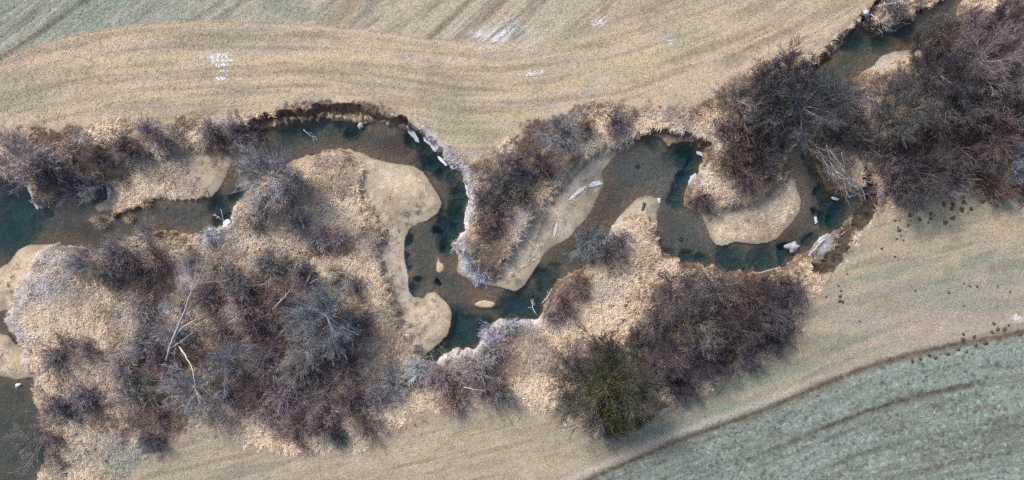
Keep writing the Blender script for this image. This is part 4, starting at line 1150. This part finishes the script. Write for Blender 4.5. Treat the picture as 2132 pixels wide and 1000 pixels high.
wood('dead_branch', 'branch', [(643, 592, 1.6), (655, 584, 2.0), (663, 580, 2.4)], .05, .025, PALE, 'short pale snag touching the bright straw tussock shade', None)
wood('dead_branch', 'branch', [(1167, 272, 1.0), (1180, 252, 1.2), (1195, 235, 1.0), (1212, 222, .8), (1228, 214, .5), (1250, 207, .3), (1272, 202, .2)], .05, .02, GREYW, 'long bent bare branch arching from the blue grey tree onto the field', None, 0)
wood('dead_branch', 'branch', [(965, 806, 1.2), (990, 812, 1.4), (1004, 813, 1.2), (1020, 808, 1.0)], .06, .03, PALE, 'pale fallen branch lying level in the lower pool shrubs', None, 2)
wood('dead_branch', 'branch', [(1025, 806, .9), (1040, 840, .5), (1052, 862, .3), (1066, 885, .1)], .05, .02, GREYW, 'thin grey branch trailing from the shrubs onto the mown field', None, 1)
wood('dead_branch', 'branch', [(632, 270, .1), (640, 278, .15), (657, 289, .1)], .03, .015, (.55, .56, .58), 'small pale branch sticking out of the upper reach', None, 4)
wood('dead_branch', 'branch', [(462, 458, .1), (455, 451, .3), (443, 448, .4)], .035, .015, FROSTW, 'frosted dead branch over the dark bend water', None, 4)
wood('dead_branch', 'branch', [(466, 462, .1), (462, 446, .4), (461, 438, .5)], .03, .015, FROSTW, 'upright frosted twig beside the frosted dead branch', None, 1)
wood('dead_branch', 'branch', [(1118, 656, .1), (1108, 642, .25), (1110, 628, .2)], .05, .02, FROSTW, 'white frosted branch standing in the deep lower pool', None, 7)
wood('dead_branch', 'branch', [(1128, 632, .1), (1140, 618, .4), (1148, 602, .4)], .035, .015, FROSTW, 'frosted branch reaching over water above the leaning stems', None, 4)
for k, (a, b, c, d) in enumerate([(1131, 664, 1143, 622), (1136, 664, 1149, 628), (1141, 658, 1158, 618), (1133, 650, 1140, 618), (1146, 655, 1166, 622), (1128, 664, 1136, 634)]):
    wood('leaning_stem', 'dead stem', [(a, b, .3), ((a + c) / 2, (b + d) / 2, .9), (c, d, 1.3)], .045, .02, (.40, .36, .35), 'bare grey stem among those leaning over the lower pool', 'stems leaning over the lower pool')
jam = [(1708, 318, 1741, 396), (1717, 337, 1749, 394), (1703, 313, 1773, 382), (1727, 327, 1762, 369), (1740, 358, 1794, 388), (1753, 352, 1791, 389), (1713, 313, 1754, 316), (1698, 306, 1761, 331),
       (1733, 361, 1757, 400), (1748, 340, 1776, 376), (1720, 302, 1735, 380), (1736, 322, 1744, 388), (1712, 330, 1731, 374), (1752, 318, 1766, 384), (1726, 312, 1784, 398), (1700, 326, 1728, 360), (1744, 366, 1786, 404), (1730, 340, 1764, 402)]
for k, (a, b, c, d) in enumerate(jam):
    f = random.uniform(.3, 1.5)
    wood('jam_pole', 'pole', [(a, b, 1.2 + f), ((a + c) / 2 + random.uniform(-3, 3), (b + d) / 2, .8 + f * .7), (c, d, .3 + f * .2)], random.uniform(.04, .075), .022, random.choice([(.40, .38, .37), (.34, .31, .30), (.42, .38, .36)]),
         'weathered pale pole in the driftwood jam below the biggest tree', 'poles of the driftwood jam', 4 if k % 2 == 0 else 1)
wood('log', 'log', [(1790, 387, .6), (1797, 402, .4), (1803, 421, .2)], .09, .05, (.55, .53, .52), 'pale log hanging down off the right end of the driftwood jam')
o = wood('fallen_trunk', 'log', [(1801, 26, .3), (1804, 42, .2), (1815, 55, .15), (1832, 63, .12), (1863, 65, .15)], .26, .09, (.40, .42, .45), 'stout grey drift trunk curving round the root mass at the top edge', None, 4)
for k, pts in enumerate([[(1818, 40, .6), (1840, 50, .5), (1862, 48, .4)], [(1840, 5, .9), (1848, 25, .8), (1852, 45, .6)], [(1830, 12, .8), (1856, 8, 1.0), (1880, 2, .9)], [(1850, 52, .5), (1880, 40, .5), (1896, 22, .6)], [(1824, 50, .5), (1850, 36, .8), (1868, 14, 1.0)], [(1812, 30, .7), (1830, 44, .8), (1845, 60, .4)], [(1865, 50, .4), (1872, 30, .7), (1870, 12, .9)]]):
    wood('drift_branch', 'branch', pts, .06, .02, random.choice([PALE, GREYW]), 'tangled grey branch in the root mass at the top edge', 'branches of the root mass', 5)


# ------------------------------------------------------------------ lumps: domes with an irregular outline
def lump_mesh(name, seed, rx, ry, h, nr=5, na=16, rough=.18):
    r = np.random.default_rng(seed)
    ph = r.uniform(0, 6.28, 4); am = r.uniform(.04, .2, 4) * rough / .18
    a = np.arange(na) * 2 * np.pi / na
    out = 1 + sum(am[k] * np.sin((k + 2) * a + ph[k]) for k in range(4))
    V = [[0, 0, h * 1.0]]
    for i in range(1, nr + 1):
        t = i / nr
        z = h * (1 - t ** 2) - (.08 if i == nr else 0)
        jit = 1 + r.normal(0, .07, na)
        for k in range(na):
            V.append([math.cos(a[k]) * rx * t * out[k] * jit[k], math.sin(a[k]) * ry * t * out[k] * jit[k], z + r.normal(0, .10 * h)])
    V = np.array(V); Fq = []
    for i in range(nr - 1):
        for k in range(na):
            k2 = (k + 1) % na
            Fq.append([1 + i * na + k, 1 + (i + 1) * na + k, 1 + (i + 1) * na + k2, 1 + i * na + k2])
    tri = [[0, 1 + k, 1 + (k + 1) % na] for k in range(na)]
    me = bpy.data.meshes.new(name); me.from_pydata([tuple(v) for v in V], [], Fq + tri); me.update()
    for p_ in me.polygons:
        p_.use_smooth = True
    return me


def put(name, cat, me, mat, px, py, tint, label, group=None, rot=None, s=1.0, dz=0.0):
    x, y = P(px, py)
    o = link(name, me, mat, None, tint)
    o.location = (x, y, zat(px, py) + dz); o.rotation_euler = (0, 0, random.uniform(0, 6.28) if rot is None else rot)
    o.scale = (s, s, s) if not isinstance(s, tuple) else s
    tag(o, label, cat, group)
    return o


# molehills on the meadow and along the rut
hills = [lump_mesh('molehill', 300 + i, .24, .22, .16, 4, 12) for i in range(5)]
mole = []
for sx, sy in [(300, 230), (328, 232), (375, 157), (395, 178), (388, 198), (428, 175), (447, 222), (515, 190), (535, 200), (513, 218), (498, 242), (595, 132), (648, 130), (640, 157), (598, 215), (602, 242), (645, 215), (710, 118), (728, 128),
               (712, 155), (705, 180), (738, 182), (757, 160), (698, 165), (640, 92), (705, 88), (826, 118), (875, 123), (912, 143), (318, 270), (322, 288), (348, 350), (218, 400), (376, 260), (335, 322), (308, 340)]:
    mole.append((1760 + sx / 2.898, 380 + sy / 2.898, 'a', random.uniform(.4, 1.25)))
for sx, sy in [(712, 915), (710, 945), (778, 930), (885, 903), (845, 967), (785, 980), (960, 885), (918, 885), (985, 862), (895, 852)]:
    mole.append((1760 + sx / 2.898, 380 + sy / 2.898, 'b', random.uniform(.7, 1.25)))
for sx, sy in [(615, 502), (648, 493), (686, 480), (710, 490), (763, 474), (840, 465), (806, 455), (879, 437), (919, 428), (1065, 395)]:
    mole.append((1592 + sx / 2, 500 + sy / 2, 'b', random.uniform(.8, 1.2)))
for sx, sy in [(308, 190), (318, 212), (314, 234), (312, 254), (256, 236), (325, 258)]:
    mole.append((1592 + sx / 2, 500 + sy / 2, 'c', random.uniform(.6, 1.0)))
for sx, sy in [(715, 610), (752, 625), (715, 745), (420, 652), (995, 660), (625, 665), (88, 838), (796, 628), (920, 628), (12, 552), (297, 447)]:
    mole.append((1760 + sx / 2.898, 380 + sy / 2.898, 'd', random.uniform(.45, .75)))
for sx, sy in [(1035, 570), (878, 755), (815, 735), (640, 800)]:
    mole.append((1060 + sx / 2, 500 + sy / 2, 'e', random.uniform(.35, .5)))
ML = {'a': ('dark brown molehill on the meadow below the right thicket', 'molehills below the right thicket'), 'b': ('dark brown molehill beside the earthy rut at the crop edge', 'molehills along the crop edge rut'),
      'c': ('brown molehill in the small row right of the lower thicket', 'molehills right of the lower thicket'), 'd': ('small brown molehill out in the open lower right meadow', 'small molehills in the open meadow'),
      'e': ('tiny brown molehill on the grass strip right of the ivy clad tree', 'tiny molehills by the ivy clad tree')}
for i, (px, py, g, s) in enumerate(mole):
    t = random.uniform(.8, 1.3)
    put('molehill', 'molehill', hills[i % 5], M_SOIL, px, py, (.085 * t, .062 * t, .045 * t), ML[g][0], ML[g][1], None, s)

# stones
st1 = lump_mesh('stone', 320, .45, .36, .3, 5, 14)
put('stone', 'stone', st1, M_STONE, 745, 258, (.40, .42, .44), 'pale grey stone in the dark water under the bare earth bank', None, 2.6, .85)
put('stone', 'stone', lump_mesh('stone', 321, .75, .58, .35, 6, 16), M_STONE, 1660, 515, (.30, .30, .34), 'big dark stone with frosty top in the outer bend', None, .2)
put('frost_cap', 'frost', lump_mesh('frost_cap', 322, .5, .36, .12, 5, 14), M_SNOW, 1662, 514, (.40, .41, .45), 'white frost on top of the big dark stone', None, .2, 1.0, .26)
put('ice_lump', 'ice', lump_mesh('ice_lump', 323, .30, .22, .22), M_SNOW, 19, 808, (.85, .88, .95), 'white ice lump in the brown lower left water')
for i, (x, y) in enumerate([(712, 250), (860, 482), (1325, 480), (1425, 500), (1503, 500), (905, 458), (1335, 345)]):
    pass
for i, (x, y, s, lb) in enumerate([(1333, 344, .5, 'dark sunken stone in the broad pool right of the long sand bar'), (1425, 499, .5, 'dark stone in the shallows left of the round straw bar'), (331, 432, .4, 'small pale stone in water under the straw spit'), (222, 655 - 200, .35, 'pale stone at the foot of the straw spit')]):
    put('stone', 'stone', st1, M_STONE, x, y, (.08, .08, .08) if 'dark' in lb else (.42, .40, .37), lb, None, None, s, -.12)

# turf clods slumped under the bare earth bank
clod = [lump_mesh('turf_clod', 330 + i, .42, .34, .30, 5, 14, .3) for i in range(4)]
for i, (x, y, s) in enumerate([(571, 249, .8), (588, 246, .9), (604, 243, .9), (622, 243, 1.0), (640, 240, .9), (662, 236, .9), (683, 238, 1.1), (703, 240, 1.0), (716, 243, .9), (748, 240, 1.1), (760, 243, 1.0), (770, 245, .8), (797, 248, .8), (806, 252, .8), (836, 258, .8), (846, 262, .7), (735, 247, .7), (655, 243, .7)]):
    put('turf_clod', 'clod', clod[i % 4], M_SOIL, x, y, (.34, .28, .19), 'tan turf clod slumped under the bare earth bank', 'turf clods under the bare earth bank', None, s, .0)
for i, (x, y, s) in enumerate([(1745, 520, .8), (1752, 512, .7), (1722, 540, .9), (1765, 478, .7), (1781, 466, .7), (1800, 452, .6)]):
    put('turf_clod', 'clod', clod[i % 4], M_SOIL, x, y, (.17, .12, .08), 'brown earth clod at the foot of the right earth cut', 'earth clods in the right cut', None, s)


# ------------------------------------------------------------------ ice and snow: slabs with an irregular edge
def slab(name, cat, poly, th, tint, label, group=None, dz=0.02, ragged=2.0, seed=1, level=None):
    r = np.random.default_rng(seed + int(poly[0][0]))
    pts = []
    for i in range(len(poly)):
        a, b = np.array(poly[i], float), np.array(poly[(i + 1) % len(poly)], float)
        n = max(2, int(np.hypot(*(b - a)) / 3))
        for k in range(n):
            pts.append(a + (b - a) * k / n + r.normal(0, ragged * .6, 2))
    pts = np.array(pts); c = pts.mean(0); n = len(pts)
    V = []
    for s, zz in ((1.0, 0.0), (1.0, th * .6), (.82, th), (.45, th * 1.15)):
        for p in pts:
            q = c + (p - c) * s
            x, y = P(*q)
            z0 = level if level is not None else zat(*q)
            V.append((x, y, z0 + dz + zz + (r.normal(0, th * .12) if zz else -.05)))
    zc = level if level is not None else zat(*c)
    V.append((*P(*c), zc + dz + th * 1.15))
    Fq = [[i * n + k, i * n + (k + 1) % n, (i + 1) * n + (k + 1) % n, (i + 1) * n + k] for i in range(3) for k in range(n)] + [[3 * n + k, 3 * n + (k + 1) % n, 4 * n] for k in range(n)]
    org = np.array(V).mean(0)
    me = bpy.data.meshes.new(name); me.from_pydata([tuple(np.array(v) - org) for v in V], [], Fq); me.update()
    o = link(name, me, M_SNOW, None, tint); o.location = org
    return tag(o, label, cat, group)


ICEG, ICEW, ICEB = (.38, .45, .43), (.52, .55, .60), (.40, .45, .51)
slab('ice_slab', 'ice', [(842, 264), (850, 262), (862, 274), (868, 284), (870, 294), (862, 290), (852, 280)], .06, ICEG, 'greenish ice slab at the upper end of the icy bank', None, .01, 1.5, 1, ZW)
slab('ice_slab', 'ice', [(878, 278), (888, 282), (899, 297), (906, 312), (901, 313), (893, 300), (880, 290)], .07, ICEW, 'long white ice slab second along the icy bank', None, .01, 1.5, 1, ZW)
slab('ice_slab', 'ice', [(908, 322), (916, 326), (929, 340), (926, 343), (914, 334)], .05, (.68, .70, .75), 'narrow bright ice strip third along the icy bank', None, .01, 1.0, 1, ZW)
slab('ice_slab', 'ice', [(931, 336), (944, 330), (954, 340), (950, 350), (936, 349)], .09, ICEB, 'broad bluish ice slab fourth along the icy bank', None, .01, 1.5, 1, ZW)
slab('ice_shelf', 'ice', [(957, 352), (966, 350), (976, 370), (981, 392), (982, 410), (972, 408), (966, 385), (963, 368)], .10, ICEW, 'curved white ice shelf along the right bend of the icy bank', None, .02, 2, 1, ZW)
slab('ice_shelf', 'ice', [(976, 412), (983, 414), (974, 440), (968, 465), (964, 463), (967, 440)], .06, ICEW, 'thin white ice rim below the curved ice shelf', None, .02, 1.2, 1, ZW)
slab('ice_slab', 'ice', [(27, 372), (33, 372), (37, 384), (33, 387), (28, 381)], .08, (.80, .90, .95), 'bright ice tip on the point in the teal pool', None, .02, .8, 1, ZW)
slab('ice_shelf', 'ice', [(38, 386), (46, 392), (57, 412), (63, 434), (58, 433), (50, 412)], .06, ICEB, 'thin ice rim running down from the bright ice tip', None, .02, 1.0, 1, ZW)
slab('ice_shelf', 'ice', [(205, 384), (214, 389), (218, 396), (214, 412), (216, 418), (210, 416), (210, 398)], .05, ICEW, 'white ice rim round the end of the small inlet', None, .03, 1.0, 1, ZW)
slab('ice_slab', 'ice', [(466, 305), (472, 304), (475, 314), (468, 316)], .05, ICEW, 'little white ice patch at the right tip of the straw spit', None, .02, .8, 1)
slab('ice_slab', 'ice', [(455, 460), (466, 455), (470, 462), (458, 474), (452, 472)], .08, (.66, .72, .78), 'bluish ice slab under the frosted dead branch', None, .02, 1.2, 1, ZW)
slab('ice_strip', 'ice', [(1186, 416), (1196, 402), (1210, 391), (1226, 383), (1240, 376), (1252, 374), (1258, 381), (1246, 383), (1230, 387), (1214, 395), (1198, 408)], .05, (.74, .75, .78), 'curved white ice strip lying on the long sand bar', None, .02, 1.0)
slab('ice_strip', 'ice', [(1158, 466), (1163, 463), (1162, 478), (1157, 494), (1153, 490)], .04, (.62, .62, .63), 'narrow white ice strip at the lower end of the long sand bar', None, .02, .8)
slab('ice_slab', 'ice', [(1374, 411), (1381, 412), (1379, 424), (1375, 420)], .04, ICEW, 'small ice crust at the corner of the pale sand point', None, .02, .6)
slab('ice_slab', 'ice', [(1456, 312), (1468, 314), (1472, 325), (1466, 322), (1458, 318)], .05, (.46, .50, .56), 'white ice scrap at the top of the deep blue pool', None, .02, .8, 1, ZW)
slab('ice_slab', 'ice', [(1444, 366), (1454, 358), (1457, 362), (1446, 378), (1440, 386), (1440, 376)], .05, (.46, .50, .56), 'white ice edge on the right side of the deep blue pool', None, .02, .8, 1, ZW)
slab('ice_slab', 'ice', [(1742, 408), (1752, 409), (1760, 412), (1756, 416), (1744, 414)], .05, (.48, .51, .55), 'white ice under the tips of the driftwood jam', None, .02, .8, 1, ZW)
slab('ice_slab', 'ice', [(1774, 408), (1784, 404), (1797, 400), (1796, 405), (1782, 411)], .05, (.48, .51, .55), 'white ice at the right foot of the driftwood jam', None, .05, .8, 1)
slab('ice_slab', 'ice', [(1715, 495), (1723, 494), (1726, 503), (1720, 509), (1715, 506)], .08, (.44, .46, .49), 'frost white slab on the bank by the slanting pole', None, .02, 1.5)
slab('ice_slab', 'ice', [(1706, 452), (1711, 450), (1713, 462), (1708, 466)], .05, (.55, .66, .70), 'pale blue ice fleck in the right outer bend', None, .02, .6, 1, ZW)
slab('ice_shelf', 'ice', [(3, 662), (8, 676), (17, 694), (26, 706), (22, 708), (12, 694), (4, 678)], .05, ICEW, 'white ice rim at the left edge below the frosted mound', None, .03, 1.0, 1)


def snow_patch(spots, label, seed):
    """thin patchy snow: many small domes in one drift"""
    r = np.random.default_rng(seed); V = []; Fq = []
    for (x0, y0, x1, y1, wd, n) in spots:
        for k in range(n):
            if r.random() < .35:
                continue
            t = r.random(); px = x0 + (x1 - x0) * t + r.normal(0, wd * .5); py = y0 + (y1 - y0) * t + r.normal(0, wd * .5)
            x, y = P(px, py); z = zat(px, py); R = r.uniform(.03, .12); m = 7; b = len(V); a0 = r.uniform(0, 6.28); e = r.uniform(.6, 1.6)
            for s, zz in ((1, -.02), (.7, .03), (0.01, .04)):
                for q in range(m):
                    aa = a0 + q * 6.283 / m
                    V.append((x + math.cos(aa) * R * s * e, y + math.sin(aa) * R * s * r.uniform(.8, 1.2), z + zz))
            for i in range(2):
                for q in range(m):
                    Fq.append([b + i * m + q, b + i * m + (q + 1) % m, b + (i + 1) * m + (q + 1) % m, b + (i + 1) * m + q])
    org = np.array(V).mean(0)
    me = bpy.data.meshes.new('snow_patch'); me.from_pydata([tuple(np.array(v) - org) for v in V], [], Fq); me.update()
    o = link('snow_patch', me, M_SNOW, None, (.62, .63, .67)); o.location = org
    return tag(o, label, 'snow patch')


snow_patch([(434, 121, 484, 116, 6, 130), (440, 128, 484, 126, 4, 60), (446, 137, 480, 136, 2.5, 30), (458, 149, 476, 149, 2, 18)], 'large streaky snow patch on the mown strip at upper left', 1)
snow_patch([(450, 164, 476, 163, 3.5, 60)], 'small bright snow patch just below the streaky one', 2)
snow_patch([(1095, 157, 1130, 152, 4, 70)], 'lone white snow patch on the mown strip above the middle loop', 3)
snow_patch([(1030, 84, 1066, 60, 6, 80)], 'snow patch in the crop rows at top centre, right of a smaller one', 4)
snow_patch([(994, 77, 1003, 70, 3, 28)], 'small snow patch in the crop rows at top centre', 5)
snow_patch([(1240, 52, 1262, 38, 6, 22)], 'thin snow dusting at the right end of the crop rows', 6)
snow_patch([(1388, 88, 1402, 84, 4, 12)], 'faint snow fleck high on the field toward the upper right', 7)
snow_patch([(2112, 664, 2126, 660, 4, 26)], 'snow fleck at the right edge beside the rut molehills', 8)

# the bright tall straw tussock and the green ones
def tussock(px, py, R, h, n, cols, name, label, cat='grass clump'):
    r = np.random.default_rng(int(px)); az = r.uniform(0, 6.28, n); el = r.uniform(.3, 1.4, n)
    D = np.stack([np.cos(az) * np.cos(el), np.sin(az) * np.cos(el), np.sin(el)], -1)
    p = grow(r, r.normal(0, .12, (n, 3)) * np.array([1, 1, 0]), D, r.uniform(.6, 1.1, n) * R * 1.3, 4, -.22, .08)
    v, f = tubes(p, taper(np.full(n, .016), 4, .5), 3)
    c = np.array(cols)[r.integers(0, len(cols), n)] * r.uniform(.75, 1.15, (n, 1))
    k = (CAM_H - h) / CAM_H
    o = link(name, mesh_np(name, v, f, np.repeat(c, 12, 0)), M_BLADE)
    x, y = P(px, py); o.location = (x * k, y * k, zat(px, py) + h - .5 * 1)
    return tag(o, label, cat)


tussock(687, 566, .95, 1.0, 900, [lin(246, 236, 216), lin(236, 222, 196), lin(222, 204, 176)], 'grass_tussock', 'bright straw tussock standing out in the dark left thicket')
tussock(1320, 708, .6, .8, 300, [lin(176, 122, 70), lin(150, 100, 60)], 'leaf_clump', 'small orange brown leaf clump above the ivy clad tree', 'leaf clump')
tussock(705, 915, .9, .6, 500, [lin(84, 104, 96), lin(120, 138, 124), lin(70, 90, 90)], 'green_tussock', 'dark green clump at the lower rim of the left thicket')
tussock(250, 452, .55, .5, 400, [lin(226, 206, 174), lin(210, 188, 160)], 'grass_tussock', 'round straw tussock at the lower corner of the straw spit')
tussock(290, 420, .55, .5, 300, [lin(210, 194, 170), lin(190, 174, 150)], 'grass_tussock', 'dull straw tussock on the lower rim of the straw spit')
tussock(195, 460, .8, .25, 500, [lin(206, 192, 170), lin(190, 175, 154)], 'grass_tussock', 'flat straw tussock on the islet below the straw spit')


# ------------------------------------------------------------------ sky, sun, camera
w = bpy.data.worlds.new('World'); SC.world = w; w.use_nodes = True
nt = w.node_tree
bg = nt.nodes['Background'] if 'Background' in nt.nodes else nt.nodes.new('ShaderNodeBackground')
sky = nt.nodes.new('ShaderNodeTexSky'); sky.sky_type = 'NISHITA'; sky.sun_disc = False
SUN_EL, SUN_AZ = math.radians(38), math.radians(-40)   # azimuth from +Y, clockwise positive: the light comes from upper left
sky.sun_elevation = SUN_EL; sky.sun_rotation = SUN_AZ
sky.dust_density = 4.0; sky.air_density = 1.0; sky.ozone_density = 1.0
nt.links.new(sky.outputs[0], bg.inputs['Color']); bg.inputs['Strength'].default_value = 0.14
L = bpy.data.lights.new('sun', 'SUN'); L.energy = 2.0; L.angle = math.radians(10); L.color = (1.0, .975, .95)
so = bpy.data.objects.new('sun', L); COL.objects.link(so)
dv = Vector((math.sin(SUN_AZ) * math.cos(SUN_EL), math.cos(SUN_AZ) * math.cos(SUN_EL), math.sin(SUN_EL)))
so.rotation_euler = dv.to_track_quat('Z', 'Y').to_euler()
cam = bpy.data.cameras.new('camera'); co = bpy.data.objects.new('camera', cam); COL.objects.link(co)
co.location = (0, 0, CAM_H); co.rotation_euler = (0, 0, 0)
cam.sensor_width = 36; cam.lens = 36 * CAM_H / (2132 * PXM); cam.clip_end = 3000; cam.clip_start = 0.5
SC.camera = co
SC.view_settings.view_transform = 'Standard'; SC.view_settings.look = 'None'; SC.view_settings.exposure = 0.58; SC.view_settings.gamma = 1
SC.cycles.max_bounces = 6; SC.cycles.diffuse_bounces = 2; SC.cycles.glossy_bounces = 2; SC.cycles.transparent_max_bounces = 8; SC.cycles.volume_bounces = 0
SC.cycles.use_denoising = False
